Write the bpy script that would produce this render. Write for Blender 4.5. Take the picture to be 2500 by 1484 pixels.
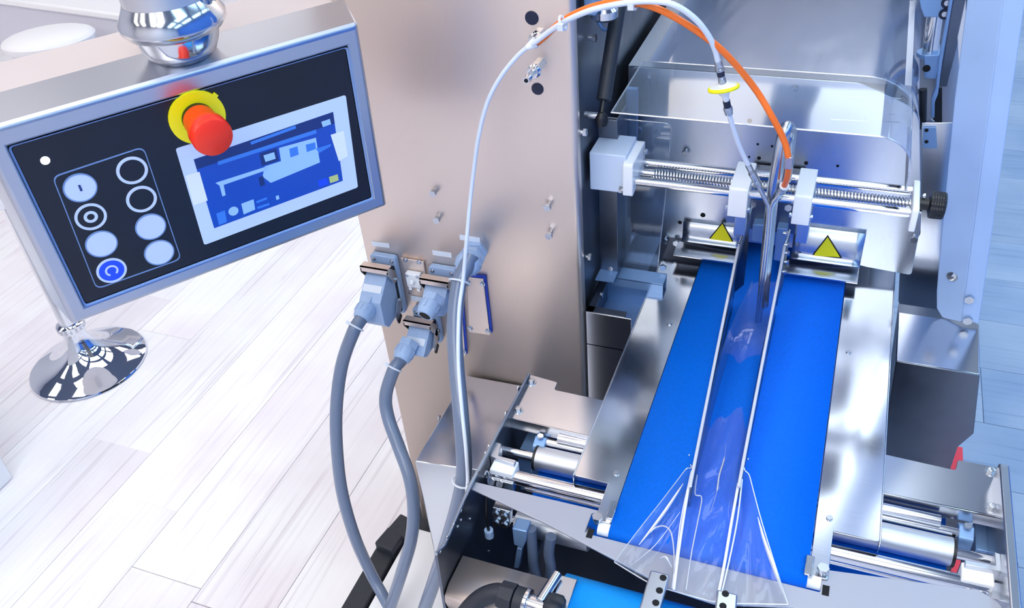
import bpy, bmesh, math, random
from mathutils import Vector, Matrix
random.seed(4)
for o in list(bpy.data.objects): bpy.data.objects.remove(o, do_unlink=True)
COL = bpy.context.scene.collection
SC = bpy.context.scene

# ------------------------------------------------------------------ camera
YAW, PITCH, ROLL, FPX = -4.17043244e-01, 6.53603860e-01, 9.59825488e-02, 2131.65
CAM = Vector((0.0, 0.0, 1.85))
cy_, sy_, cp_, sp_, cr_, sr_ = math.cos(YAW), math.sin(YAW), math.cos(PITCH), math.sin(PITCH), math.cos(ROLL), math.sin(ROLL)
FWD = Vector((sy_*cp_, cy_*cp_, -sp_)); R0 = Vector((cy_, -sy_, 0)); D0 = FWD.cross(R0)
RIGHT = cr_*R0 + sr_*D0; DOWN = -sr_*R0 + cr_*D0
cam_d = bpy.data.cameras.new('camera'); cam = bpy.data.objects.new('camera', cam_d); COL.objects.link(cam)
rot = Matrix((RIGHT, -DOWN, -FWD)).transposed()
cam.matrix_world = Matrix.Translation(CAM) @ rot.to_4x4()
cam_d.sensor_width = 36; cam_d.lens = 36*FPX/2500; cam_d.clip_start = .02
SC.camera = cam
# ------------------------------------------------------------------ world, lights, exposure
w = bpy.data.worlds.new('world'); SC.world = w; w.use_nodes = True
w.node_tree.nodes['Background'].inputs[0].default_value = (.75, .82, .95, 1)
w.node_tree.nodes['Background'].inputs[1].default_value = .6
SC.view_settings.view_transform = 'Standard'; SC.view_settings.look = 'None'
SC.view_settings.gamma = 1; SC.view_settings.use_curve_mapping = False
SC.view_settings.exposure = 0.38
LAMP_WARM, LAMP_COOL = 2.0, 2.9      # strength of the added, unseen ceiling luminaires (built with the hall below)

# ------------------------------------------------------------------ pixel -> place helpers
def ray(x, y): return RIGHT*((x-1250)/FPX) + DOWN*((y-742)/FPX) + FWD
def onz(x, y, z): d = ray(x, y); return CAM + d*((z-CAM.z)/d.z)
def ony(x, y, Y): d = ray(x, y); return CAM + d*((Y-CAM.y)/d.y)
def onx(x, y, X): d = ray(x, y); return CAM + d*((X-CAM.x)/d.x)

# ------------------------------------------------------------------ materials
def lin(c):
    return tuple((v/12.92 if v <= .04045 else ((v+.055)/1.055)**2.4) for v in (c[0]/255, c[1]/255, c[2]/255)) + (1,)
MATS = {}
def mat(name, rgb, rough=.5, metal=0., emit=0., coat=0., noise=None, bump=0., scale=(1, 1, 1), spec=.5, rrange=None, trans=0.):
    m = bpy.data.materials.new(name); m.use_nodes = True; nt = m.node_tree; N = nt.nodes; L = nt.links
    b = N['Principled BSDF']; c = lin(rgb)
    b.inputs['Base Color'].default_value = c; b.inputs['Roughness'].default_value = rough; b.inputs['Metallic'].default_value = metal
    b.inputs['Coat Weight'].default_value = coat; b.inputs['Specular IOR Level'].default_value = spec
    if trans: b.inputs['Transmission Weight'].default_value = trans
    if emit:
        b.inputs['Emission Color'].default_value = c; b.inputs['Emission Strength'].default_value = emit
    if noise:
        tc = N.new('ShaderNodeTexCoord'); mp = N.new('ShaderNodeMapping'); mp.inputs['Scale'].default_value = scale
        nz = N.new('ShaderNodeTexNoise'); nz.inputs['Scale'].default_value = noise[0]; nz.inputs['Detail'].default_value = 4
        L.new(tc.outputs['Object'], mp.inputs[0]); L.new(mp.outputs[0], nz.inputs['Vector'])
        cr = N.new('ShaderNodeValToRGB'); a = noise[1]
        cr.color_ramp.elements[0].position = .3; cr.color_ramp.elements[1].position = .7
        cr.color_ramp.elements[0].color = (c[0]*(1-a), c[1]*(1-a), c[2]*(1-a), 1); cr.color_ramp.elements[1].color = (min(1, c[0]*(1+a)), min(1, c[1]*(1+a)), min(1, c[2]*(1+a)), 1)
        L.new(nz.outputs['Fac'], cr.inputs[0]); L.new(cr.outputs[0], b.inputs['Base Color'])
        if rrange:
            mr = N.new('ShaderNodeMapRange'); mr.inputs['From Min'].default_value = .3; mr.inputs['From Max'].default_value = .7
            mr.inputs['To Min'].default_value = rrange[0]; mr.inputs['To Max'].default_value = rrange[1]
            L.new(nz.outputs['Fac'], mr.inputs[0]); L.new(mr.outputs[0], b.inputs['Roughness'])
        if bump:
            bp = N.new('ShaderNodeBump'); bp.inputs['Strength'].default_value = bump; bp.inputs['Distance'].default_value = .001
            L.new(nz.outputs['Fac'], bp.inputs['Height']); L.new(bp.outputs[0], b.inputs['Normal'])
    MATS[name] = m; return m
mat('steel', (214, 216, 222), .3, 1, noise=(40, .012), scale=(1, 40, 40), rrange=(.18, .21))
mat('steel_y', (214, 216, 222), .24, 1, noise=(40, .012), scale=(1, 40, 40), rrange=(.13, .16))
mat('steel_warm', (228, 212, 202), .42, .88, noise=(40, .012), scale=(40, 40, 1), rrange=(.4, .44))
mat('steel_head', (196, 202, 212), .3, 1, noise=(30, .02), scale=(40, 40, 1), rrange=(.27, .33))
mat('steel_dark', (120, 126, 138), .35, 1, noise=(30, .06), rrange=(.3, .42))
mat('steel_polished', (215, 217, 222), .12, 1)
mat('chrome', (228, 230, 236), .04, 1)
mat('zinc', (196, 200, 208), .25, 1)
mat('aluminium', (206, 210, 218), .42, 1)
mat('panel_metal', (186, 190, 202), .3, 1)
mat('panel_back', (224, 214, 214), .45, .6)
mat('tray_grey', (176, 178, 190), .5, .55)
mat('white_plastic', (244, 246, 250), .4, noise=(30, .02))
mat('white_gloss', (240, 240, 243), .25)
mat('plug_grey', (164, 188, 222), .45, noise=(200, .05))
mat('plug_dark', (96, 112, 140), .5)
mat('cable_grey', (112, 126, 152), .28, coat=.3)
mat('rubber', (34, 38, 48), .55, noise=(90, .15))
mat('black_plastic', (14, 16, 22), .4)
mat('hole_shade', (6, 8, 14), .8)
mat('navy_cap', (16, 26, 58), .45)
mat('belt_blue', (2, 108, 228), .5, noise=(220, .06), bump=.05, spec=.18)
mat('belt_bright', (8, 158, 255), .5, noise=(200, .05))
mat('blue_gasket', (24, 66, 190), .5)
mat('block_pale', (208, 222, 244), .45)
mat('film_streak_white', (238, 241, 250), .35)  # solid white for bright streaks painted onto the film
mat('strip_grey', (206, 208, 220), .4)
mat('post_blue_cast', (172, 200, 242), .38, noise=(6, .07))  # blue cast on this side put into the post's colour
mat('bracket_blue', (132, 168, 214), .4, .5)
mat('face_black', (10, 16, 34), .35, noise=(8, .25))
mat('line_blue', (120, 150, 200), .4)
mat('key_white', (206, 220, 250), .45, emit=.05)
mat('key_blue', (20, 70, 225), .4, emit=.2)
mat('led_white', (250, 252, 255), .3, emit=3)
mat('screen_frame', (190, 208, 245), .4, emit=.18)
mat('screen_cream', (216, 224, 232), .4, emit=.2)
mat('screen_blue', (14, 62, 160), .3, emit=.4)
mat('screen_navy', (12, 40, 105), .3, emit=.3)
mat('screen_mid', (50, 110, 200), .3, emit=.35)
mat('screen_pale', (140, 180, 225), .3, emit=.3)
mat('screen_olive', (150, 165, 110), .3, emit=.5)
mat('red', (255, 52, 22), .35)
mat('yellow', (255, 246, 4), .4)
mat('sign_black', (10, 10, 12), .5)
mat('orange', (255, 118, 14), .3, coat=.3)
mat('tube_white', (224, 232, 246), .3, coat=.2)
mat('tie_white', (226, 232, 242), .4)
mat('label_white', (228, 234, 244), .5)
mat('carton_red', (240, 60, 80), .5)
mat('wall_white', (225, 226, 232), .7)
mat('wall_blue_tint', (70, 130, 225), .6)
mat('ceiling_darkened', (104, 118, 142), .8)
mat('furniture_white', (238, 236, 238), .35)
mat('furniture_grey', (206, 205, 216), .45)

def clear_mat(name, tint, gloss_rough=.05, f0=.06, haze=0., hazecol=(200, 215, 240), bump=None, fres=1.):
    m = bpy.data.materials.new(name); m.use_nodes = True; nt = m.node_tree; N = nt.nodes; L = nt.links
    N.clear(); out = N.new('ShaderNodeOutputMaterial'); tr = N.new('ShaderNodeBsdfTransparent'); gl = N.new('ShaderNodeBsdfGlossy')
    tr.inputs[0].default_value = lin(tint); gl.inputs['Roughness'].default_value = gloss_rough; gl.inputs['Color'].default_value = (1, 1, 1, 1)
    lw = N.new('ShaderNodeFresnel'); lw.inputs[0].default_value = 1.49
    mx = N.new('ShaderNodeMixShader'); ad = N.new('ShaderNodeMath'); ad.operation = 'MULTIPLY_ADD'; ad.inputs[1].default_value = fres; ad.inputs[2].default_value = f0; ad.use_clamp = True
    L.new(lw.outputs[0], ad.inputs[0]); L.new(ad.outputs[0], mx.inputs[0])
    base = tr
    if haze:
        df = N.new('ShaderNodeBsdfDiffuse'); df.inputs[0].default_value = lin(hazecol); m2 = N.new('ShaderNodeMixShader'); m2.inputs[0].default_value = haze
        L.new(tr.outputs[0], m2.inputs[1]); L.new(df.outputs[0], m2.inputs[2]); base = m2
    L.new(base.outputs[0], mx.inputs[1]); L.new(gl.outputs[0], mx.inputs[2]); L.new(mx.outputs[0], out.inputs[0])
    if bump:
        tc = N.new('ShaderNodeTexCoord'); mp = N.new('ShaderNodeMapping'); mp.inputs['Scale'].default_value = bump[1]
        nz = N.new('ShaderNodeTexNoise'); nz.inputs['Scale'].default_value = bump[0]; bp = N.new('ShaderNodeBump'); bp.inputs['Strength'].default_value = bump[2]; bp.inputs['Distance'].default_value = .01
        L.new(tc.outputs['Object'], mp.inputs[0]); L.new(mp.outputs[0], nz.inputs['Vector']); L.new(nz.outputs['Fac'], bp.inputs['Height']); L.new(bp.outputs[0], gl.inputs['Normal'])
    MATS[name] = m; return m
clear_mat('acrylic', (225, 235, 245), .06, .05, .06, bump=(3, (1, 1, 1), .25))
clear_mat('acrylic_sheen', (215, 225, 245), .09, .08, .14, (170, 190, 235), bump=(5, (3, .6, 3), .35))  # bluish haze colour paints in the cover's lavender sheen
clear_mat('acrylic_edge', (235, 240, 250), .2, .25, .35, (235, 240, 250))
clear_mat('film', (252, 253, 255), .1, 0, .05, (240, 244, 252), bump=(7, (4, .25, 4), .5), fres=.7)
clear_mat('film_edge_highlight', (245, 248, 255), .2, .3, .6, (240, 244, 252))  # pale material for highlights painted along film edges and wrinkles
clear_mat('clear_plastic', (225, 230, 240), .1, .15, .25)

def plank_mat(name, base, streak, knot, along):
    m = bpy.data.materials.new(name); m.use_nodes = True; nt = m.node_tree; N = nt.nodes; L = nt.links; b = N['Principled BSDF']
    tc = N.new('ShaderNodeTexCoord'); oi = N.new('ShaderNodeObjectInfo'); mp = N.new('ShaderNodeMapping')
    mp.inputs['Scale'].default_value = (48, 1.3, 1) if along == 'y' else (1.3, 40, 1)
    ad = N.new('ShaderNodeVectorMath'); ad.operation = 'ADD'; sc = N.new('ShaderNodeVectorMath'); sc.operation = 'SCALE'; sc.inputs['Scale'].default_value = 37
    cb = N.new('ShaderNodeCombineXYZ')
    L.new(oi.outputs['Random'], cb.inputs[0]); L.new(oi.outputs['Random'], cb.inputs[1]); L.new(cb.outputs[0], sc.inputs[0])
    L.new(tc.outputs['Object'], ad.inputs[0]); L.new(sc.outputs[0], ad.inputs[1]); L.new(ad.outputs[0], mp.inputs[0])
    nz = N.new('ShaderNodeTexNoise'); nz.inputs['Scale'].default_value = 1.4; nz.inputs['Detail'].default_value = 6; nz.inputs['Distortion'].default_value = .6
    L.new(mp.outputs[0], nz.inputs['Vector'])
    r = N.new('ShaderNodeValToRGB'); e = r.color_ramp.elements
    e[0].position = .22; e[0].color = lin(streak); e[1].position = .42; e[1].color = lin(base)
    e2 = e.new(.8); e2.color = lin(tuple(min(255, v+6) for v in base))
    L.new(nz.outputs['Fac'], r.inputs[0])
    n2 = N.new('ShaderNodeTexNoise'); n2.inputs['Scale'].default_value = 2.2; n2.inputs['Detail'].default_value = 3
    L.new(ad.outputs[0], n2.inputs['Vector'])
    r2 = N.new('ShaderNodeValToRGB'); r2.color_ramp.elements[0].position = .35; r2.color_ramp.elements[0].color = lin(knot); r2.color_ramp.elements[1].position = .6; r2.color_ramp.elements[1].color = (1, 1, 1, 1)
    L.new(n2.outputs['Fac'], r2.inputs[0])
    mx = N.new('ShaderNodeMix'); mx.data_type = 'RGBA'; mx.blend_type = 'MULTIPLY'; mx.inputs[0].default_value = .8
    L.new(r.outputs[0], mx.inputs[6]); L.new(r2.outputs[0], mx.inputs[7])
    hv = N.new('ShaderNodeHueSaturation'); mr = N.new('ShaderNodeMapRange'); mr.inputs['To Min'].default_value = .93; mr.inputs['To Max'].default_value = 1.03
    L.new(oi.outputs['Random'], mr.inputs[0]); L.new(mr.outputs[0], hv.inputs['Value']); L.new(mx.outputs[2], hv.inputs['Color'])
    L.new(hv.outputs[0], b.inputs['Base Color']); b.inputs['Roughness'].default_value = .42
    bp = N.new('ShaderNodeBump'); bp.inputs['Strength'].default_value = .12; bp.inputs['Distance'].default_value = .002; L.new(nz.outputs['Fac'], bp.inputs['Height']); L.new(bp.outputs[0], b.inputs['Normal'])
    MATS[name] = m
plank_mat('plank_white', (245, 243, 246), (212, 204, 210), (243, 235, 239), 'y')
plank_mat('plank_blue_cast', (150, 172, 200), (116, 142, 176), (205, 220, 235), 'x')  # blue cast on this side put into the plank colour

# ------------------------------------------------------------------ mesh helpers
ROOTM = {}
def frame_of(axis):
    a = Vector(axis).normalized(); t = Vector((0, 0, 1)) if abs(a.z) < .9 else Vector((1, 0, 0))
    u = a.cross(t).normalized(); v = a.cross(u).normalized(); return u, v, a
def rounded(pts, rads, seg=5):
    """round the corners of a closed 2-D polygon"""
    n = len(pts); out = []
    if not hasattr(rads, '__len__'): rads = [rads]*n
    for i in range(n):
        p = Vector(pts[i]); a = Vector(pts[i-1]); b = Vector(pts[(i+1) % n]); r = rads[i]
        if r <= 0: out.append(tuple(p)); continue
        da, db = (a-p), (b-p); la, lb = da.length, db.length; da /= la; db /= lb
        ang = da.angle(db); t = min(r/math.tan(ang/2), la*.49, lb*.49)
        s, e = p+da*t, p+db*t
        for k in range(seg+1):
            q = k/seg; out.append(tuple((1-q)**2*s + 2*q*(1-q)*p + q*q*e))
    return out
class MB:
    def __init__(s): s.v = []; s.f = []
    def add(s, vs, fs):
        o = len(s.v); s.v += [Vector(p) for p in vs]; s.f += [tuple(i+o for i in f) for f in fs]; return s
    def bx(s, x0, x1, y0, y1, z0, z1):
        return s.add([(x0, y0, z0), (x1, y0, z0), (x1, y1, z0), (x0, y1, z0), (x0, y0, z1), (x1, y0, z1), (x1, y1, z1), (x0, y1, z1)],
                     [(0, 3, 2, 1), (4, 5, 6, 7), (0, 1, 5, 4), (1, 2, 6, 5), (2, 3, 7, 6), (3, 0, 4, 7)])
    def obox(s, c, ax, ay, az):
        c, ax, ay, az = map(Vector, (c, ax, ay, az))
        vs = [c+ax*i+ay*j+az*k for k in (-.5, .5) for i, j in ((-.5, -.5), (.5, -.5), (.5, .5), (-.5, .5))]
        return s.add(vs, [(0, 3, 2, 1), (4, 5, 6, 7), (0, 1, 5, 4), (1, 2, 6, 5), (2, 3, 7, 6), (3, 0, 4, 7)])
    def prism(s, poly, off):
        poly = [Vector(p) for p in poly]; n = len(poly); off = Vector(off)
        vs = poly+[p+off for p in poly]
        fs = [tuple(range(n-1, -1, -1)), tuple(range(n, 2*n))]+[(i, (i+1) % n, n+(i+1) % n, n+i) for i in range(n)]
        return s.add(vs, fs)
    def cyl(s, p0, p1, r, n=20, r1=None, caps=True):
        p0, p1 = Vector(p0), Vector(p1); r1 = r if r1 is None else r1; u, v, a = frame_of(p1-p0); vs = []
        for p, q in ((p0, r), (p1, r1)): vs += [p+(u*math.cos(2*math.pi*i/n)+v*math.sin(2*math.pi*i/n))*q for i in range(n)]
        fs = [(i, (i+1) % n, n+(i+1) % n, n+i) for i in range(n)]
        if caps: fs += [tuple(range(n-1, -1, -1)), tuple(range(n, 2*n))]
        return s.add(vs, fs)
    def lathe(s, o, axis, prof, n=28):
        o = Vector(o); u, v, a = frame_of(axis); vs = []; m = len(prof)
        for r, h in prof: vs += [o+a*h+(u*math.cos(2*math.pi*i/n)+v*math.sin(2*math.pi*i/n))*max(r, 1e-5) for i in range(n)]
        fs = [(j*n+i, j*n+(i+1) % n, (j+1)*n+(i+1) % n, (j+1)*n+i) for j in range(m-1) for i in range(n)]
        fs += [tuple(range(n-1, -1, -1)), tuple(range((m-1)*n, m*n))]
        return s.add(vs, fs)
    def tube(s, pts, r, n=12, caps=True):
        pts = [Vector(p) for p in pts]; rs = r if hasattr(r, '__len__') else [r]*len(pts); m = len(pts); vs = []
        t0 = (pts[1]-pts[0]).normalized(); u, v, _ = frame_of(t0)
        for i, p in enumerate(pts):
            t = (pts[min(i+1, m-1)]-pts[max(i-1, 0)]).normalized()
            u = (u-t*u.dot(t)).normalized(); v = t.cross(u)
            vs += [p+(u*math.cos(2*math.pi*k/n)+v*math.sin(2*math.pi*k/n))*rs[i] for k in range(n)]
        fs = [(j*n+k, j*n+(k+1) % n, (j+1)*n+(k+1) % n, (j+1)*n+k) for j in range(m-1) for k in range(n)]
        if caps: fs += [tuple(range(n-1, -1, -1)), tuple(range((m-1)*n, m*n))]
        return s.add(vs, fs)
    def sheet(s, rows):
        m, n = len(rows), len(rows[0]); vs = [p for r in rows for p in r]
        return s.add(vs, [(j*n+i, j*n+i+1, (j+1)*n+i+1, (j+1)*n+i) for j in range(m-1) for i in range(n-1)])
    def torus(s, c, axis, R, r, n=28, m=8, arc=(0, 2*math.pi)):
        c = Vector(c); u, v, a = frame_of(axis); full = abs(arc[1]-arc[0]-2*math.pi) < 1e-6; vs = []; k = n if full else n+1
        for i in range(k):
            t = arc[0]+(arc[1]-arc[0])*i/n; d = u*math.cos(t)+v*math.sin(t)
            vs += [c+d*(R+r*math.cos(2*math.pi*j/m))+a*(r*math.sin(2*math.pi*j/m)) for j in range(m)]
        fs = [(i*m+j, ((i+1) % k)*m+j, ((i+1) % k)*m+(j+1) % m, i*m+(j+1) % m) for i in range(n) for j in range(m)]
        return s.add(vs, fs)
    def build(s, name, material, parent=None, bevel=0., smooth=35, thick=0., local=False, fix=True):
        me = bpy.data.meshes.new(name); vs = s.v
        if parent is not None and not local:
            inv = ROOTM[parent.name].inverted(); vs = [inv @ p for p in vs]
        me.from_pydata([tuple(p) for p in vs], [], s.f)
        if fix:
            bm = bmesh.new(); bm.from_mesh(me); bmesh.ops.recalc_face_normals(bm, faces=bm.faces); bm.to_mesh(me); bm.free()
        me.materials.append(MATS[material]); me.shade_smooth(); me.set_sharp_from_angle(angle=math.radians(smooth))
        o = bpy.data.objects.new(name, me); COL.objects.link(o)
        if parent is not None: o.parent = parent; ROOTM[o.name] = ROOTM[parent.name]
        else: ROOTM[o.name] = Matrix.Identity(4)
        if thick:
            md = o.modifiers.new('solid', 'SOLIDIFY'); md.thickness = thick; md.offset = 0
        if bevel:
            md = o.modifiers.new('bevel', 'BEVEL'); md.width = bevel; md.segments = 2; md.limit_method = 'ANGLE'; md.angle_limit = math.radians(40)
        return o
def tag(o, label=None, cat=None, group=None, kind=None):
    if label: o['label'] = label
    if cat: o['category'] = cat
    if group: o['group'] = group
    if kind: o['kind'] = kind
    return o
def thing(name, label, cat, loc=(0, 0, 0), rot=None, group=None):
    o = bpy.data.objects.new(name, None); COL.objects.link(o); o.empty_display_size = .05
    m = Matrix.Translation(Vector(loc)) @ (rot.to_4x4() if rot else Matrix.Identity(4)); o.matrix_world = m; ROOTM[o.name] = m
    return tag(o, label, cat, group)
def smooth_path(pts, sub=8):
    pts = [Vector(p) for p in pts]; out = []; n = len(pts)
    for i in range(n-1):
        p0, p1, p2, p3 = pts[max(i-1, 0)], pts[i], pts[i+1], pts[min(i+2, n-1)]
        for k in range(sub):
            t = k/sub
            out.append(.5*((2*p1)+(p2-p0)*t+(2*p0-5*p1+4*p2-p3)*t*t+(-p0+3*p1-3*p2+p3)*t**3))
    return out+[pts[-1]]
# --- shared bolt meshes
def _bolt_mesh():
    b = MB(); n = 6
    b.lathe((0, 0, 0), (0, 0, 1), [(1.0, 0), (1.0, .12), (0.99, .14)], 24)                 # washer
    b.cyl((0, 0, .12), (0, 0, .62), .62, 6)
    b.lathe((0, 0, .6), (0, 0, 1), [(.52, 0), (.5, .06), (.3, .09)], 18)
    me = bpy.data.meshes.new('bolt'); me.from_pydata([tuple(p) for p in b.v], [], b.f)
    bm = bmesh.new(); bm.from_mesh(me); bmesh.ops.recalc_face_normals(bm, faces=bm.faces); bm.to_mesh(me); bm.free()
    me.materials.append(MATS['zinc']); return me
BOLT = _bolt_mesh()
def _plain_bolt(stem):
    b = MB(); b.lathe((0, 0, 0), (0, 0, 1), [(.62, 0), (.62, stem), (.62, stem+.02)], 16); b.cyl((0, 0, stem), (0, 0, stem+.75), 1, 6)
    me = bpy.data.meshes.new('screw'); me.from_pydata([tuple(p) for p in b.v], [], b.f)
    bm = bmesh.new(); bm.from_mesh(me); bmesh.ops.recalc_face_normals(bm, faces=bm.faces); bm.to_mesh(me); bm.free()
    me.materials.append(MATS['zinc']); return me
SCREW = _plain_bolt(.25); LONGBOLT = _plain_bolt(1.0)
def _disc(name, material, h=.1):
    b = MB(); b.lathe((0, 0, 0), (0, 0, 1), [(1, 0), (1, h*.6), (.93, h)], 20)
    me = bpy.data.meshes.new(name); me.from_pydata([tuple(p) for p in b.v], [], b.f); me.materials.append(MATS[material]); return me
HOLE = _disc('hole', 'hole_shade'); CAP = _disc('cap', 'navy_cap', .3); RIVET = _disc('rivet', 'zinc', .5)  # hole discs are flat black, standing in for shaded depth
def inst(mesh, p, axis, r, parent, name=None, spin=0.):
    o = bpy.data.objects.new(name or mesh.name, mesh); COL.objects.link(o); u, v, a = frame_of(axis)
    m = Matrix.Translation(Vector(p)) @ Matrix((u, v, a)).transposed().to_4x4() @ Matrix.Rotation(spin, 4, 'Z') @ Matrix.Scale(r, 4)
    o.parent = parent; o.matrix_local = ROOTM[parent.name].inverted() @ m; ROOTM[o.name] = ROOTM[parent.name]; return o
def struct(o): o['kind'] = 'structure'; return o

# ================================================================== the hall
HX0, HX1, HY0, HY1, HZ = -9.0, 6.0, -6.0, 10.0, 4.6
floor = struct(MB().bx(HX0, HX1, HY0, HY1, -.1, -.006).build('floor', 'furniture_grey'))
def planks(x0, x1, y0, y1, wd, ln, along, material):
    meshes = {}
    k = 0; a0, a1, b0, b1 = (x0, x1, y0, y1) if along == 'y' else (y0, y1, x0, x1)
    a = a0
    while a < a1-.01:
        b = b0-random.random()*ln*.8
        while b < b1-.02:
            s, e = max(b, b0), min(b+ln, b1)
            if e-s > .03:
                L = round(e-s, 2); key = (L,)
                if key not in meshes:
                    g = .0007; h = MB(); hw, hl = wd/2-g, L/2-g
                    X, Y = (hw, hl) if along == 'y' else (hl, hw)
                    c = .0008
                    h.add([(-X, -Y, -.006), (X, -Y, -.006), (X, Y, -.006), (-X, Y, -.006), (-X, -Y, -c), (X, -Y, -c), (X, Y, -c), (-X, Y, -c), (-X+c, -Y+c, 0), (X-c, -Y+c, 0), (X-c, Y-c, 0), (-X+c, Y-c, 0)],
                          [(0, 1, 5, 4), (1, 2, 6, 5), (2, 3, 7, 6), (3, 0, 4, 7), (4, 5, 9, 8), (5, 6, 10, 9), (6, 7, 11, 10), (7, 4, 8, 11), (8, 9, 10, 11)])
                    me = bpy.data.meshes.new('plank'); me.from_pydata([tuple(p) for p in h.v], [], h.f); me.materials.append(MATS[material]); meshes[key] = me
                o = bpy.data.objects.new('plank', meshes[key]); COL.objects.link(o); o.parent = floor
                o.location = (a+wd/2, (s+e)/2, 0) if along == 'y' else ((s+e)/2, a+wd/2, 0)
                k += 1
            b += ln
        a += wd
planks(-6.61, -.45, .3, 6.9, .22, 1.9, 'y', 'plank_white')
planks(-.45, 2.6, .36, 5.5, .24, 1.25, 'x', 'plank_blue_cast')
struct(MB().bx(HX0, HX1, HY0, HY1, HZ, HZ+.1).build('ceiling', 'ceiling_darkened'))  # unseen ceiling, darkened for more contrast in the steel reflections
struct(MB().bx(HX0-.1, HX0, HY0, HY1, 0, HZ).build('wall_left', 'wall_white'))
struct(MB().bx(HX1, HX1+.1, HY0, HY1, 0, HZ).build('wall_right', 'wall_blue_tint'))  # unseen wall, coloured blue to tint the steel on that side
struct(MB().bx(HX0, HX1, HY1, HY1+.1, 0, HZ).build('wall_far', 'wall_white'))
struct(MB().bx(HX0, HX1, HY0-.1, HY0, 0, HZ).build('wall_near', 'wall_white'))
def lamp_mat(name, col, s):
    m = bpy.data.materials.new(name); m.use_nodes = True; b = m.node_tree.nodes['Principled BSDF']
    b.inputs['Base Color'].default_value = (.8, .8, .8, 1); b.inputs['Emission Color'].default_value = col; b.inputs['Emission Strength'].default_value = s; MATS[name] = m
lamp_mat('fill_warm', (1, .92, .82, 1), LAMP_WARM); lamp_mat('fill_warm_rear', (1, .92, .82, 1), LAMP_WARM*2.0); lamp_mat('fill_cool_rear', (.9, .95, 1, 1), LAMP_COOL*2.0); lamp_mat('fill_cool', (.82, .94, 1, 1), LAMP_COOL); lamp_mat('fill_blue', (.5, .8, 1, 1), LAMP_COOL)  # doubled rear lamps lift camera-facing surfaces, blue lamps are added for tint
for i, x in enumerate((-6.4, -3.8, -1.25, 0.2, 2.7, 4.7)):  # added luminaires, all out of view, warm to blue across the hall
    for j, y in enumerate((-4.0, -1.0, 2.0, 5.0, 8.0)):
        warm = x < -.5
        t = thing('added_ceiling_light', 'added unseen warm white ceiling light over the white plank floor' if warm else ('added unseen cool white ceiling light over the machine' if x < 1 else 'added unseen blue tinted ceiling light near the blue wall'), 'light', (x, y, HZ), group='added warm ceiling lights' if warm else ('added cool ceiling lights' if x < 1 else 'added blue tinted ceiling lights'))
        MB().bx(x-.54, x+.54, y-1.24, y+1.24, HZ-.05, HZ).build('lamp_housing', 'white_plastic', t)
        MB().bx(x-.5, x+.5, y-1.2, y+1.2, HZ-.056, HZ-.05).build('diffuser', ('fill_warm' if y > -.5 else 'fill_warm_rear') if warm else (('fill_cool' if y > -.5 else 'fill_cool_rear') if x < 1 else 'fill_blue'), t)

# ================================================================== background furniture
# bar stool with chrome trumpet base
sc_ = (onz(72, 920, .004)+onz(357, 840, .004))/2; sc_ = Vector((sc_.x+.01, sc_.y-.01, 0))
t = thing('bar_stool', 'chrome bar stool with trumpet base on white planks behind the control panel', 'stool', sc_)
MB().lathe(sc_, (0, 0, 1), [(.186, 0), (.19, .004), (.188, .009), (.178, .014), (.15, .022), (.115, .036), (.085, .054), (.062, .074), (.046, .098), (.037, .125), (.034, .15)], 64).build('base', 'chrome', t)
MB().lathe(sc_+Vector((0, 0, .15)), (0, 0, 1), [(.034, 0), (.043, .004), (.043, .026), (.034, .03)], 40).build('collar', 'chrome', t)
for k in range(16):
    a = k*math.pi/8; d = Vector((math.cos(a), math.sin(a), 0))
    MB().obox(sc_+d*.0435+Vector((0, 0, .165)), d*.002, Vector((-d.y, d.x, 0))*.007, (0, 0, .012)).build('embossing', 'zinc', t)
MB().cyl(sc_+Vector((0, 0, .175)), sc_+Vector((0, 0, .68)), .029, 28).build('column', 'chrome', t)
MB().lathe(sc_+Vector((0, 0, .68)), (0, 0, 1), [(.06, 0), (.16, .01), (.2, .03), (.2, .06), (.17, .08), (.02, .084)], 40).build('seat', 'furniture_white', t)

# white plinth at the left edge
p = onz(35, 1165, 0)
tag(MB().bx(p.x-.6, p.x, p.y-.75, p.y, 0.0, .55).build('display_plinth', 'white_gloss', bevel=.006), 'white square display plinth standing on the white planks', 'plinth')

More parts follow.
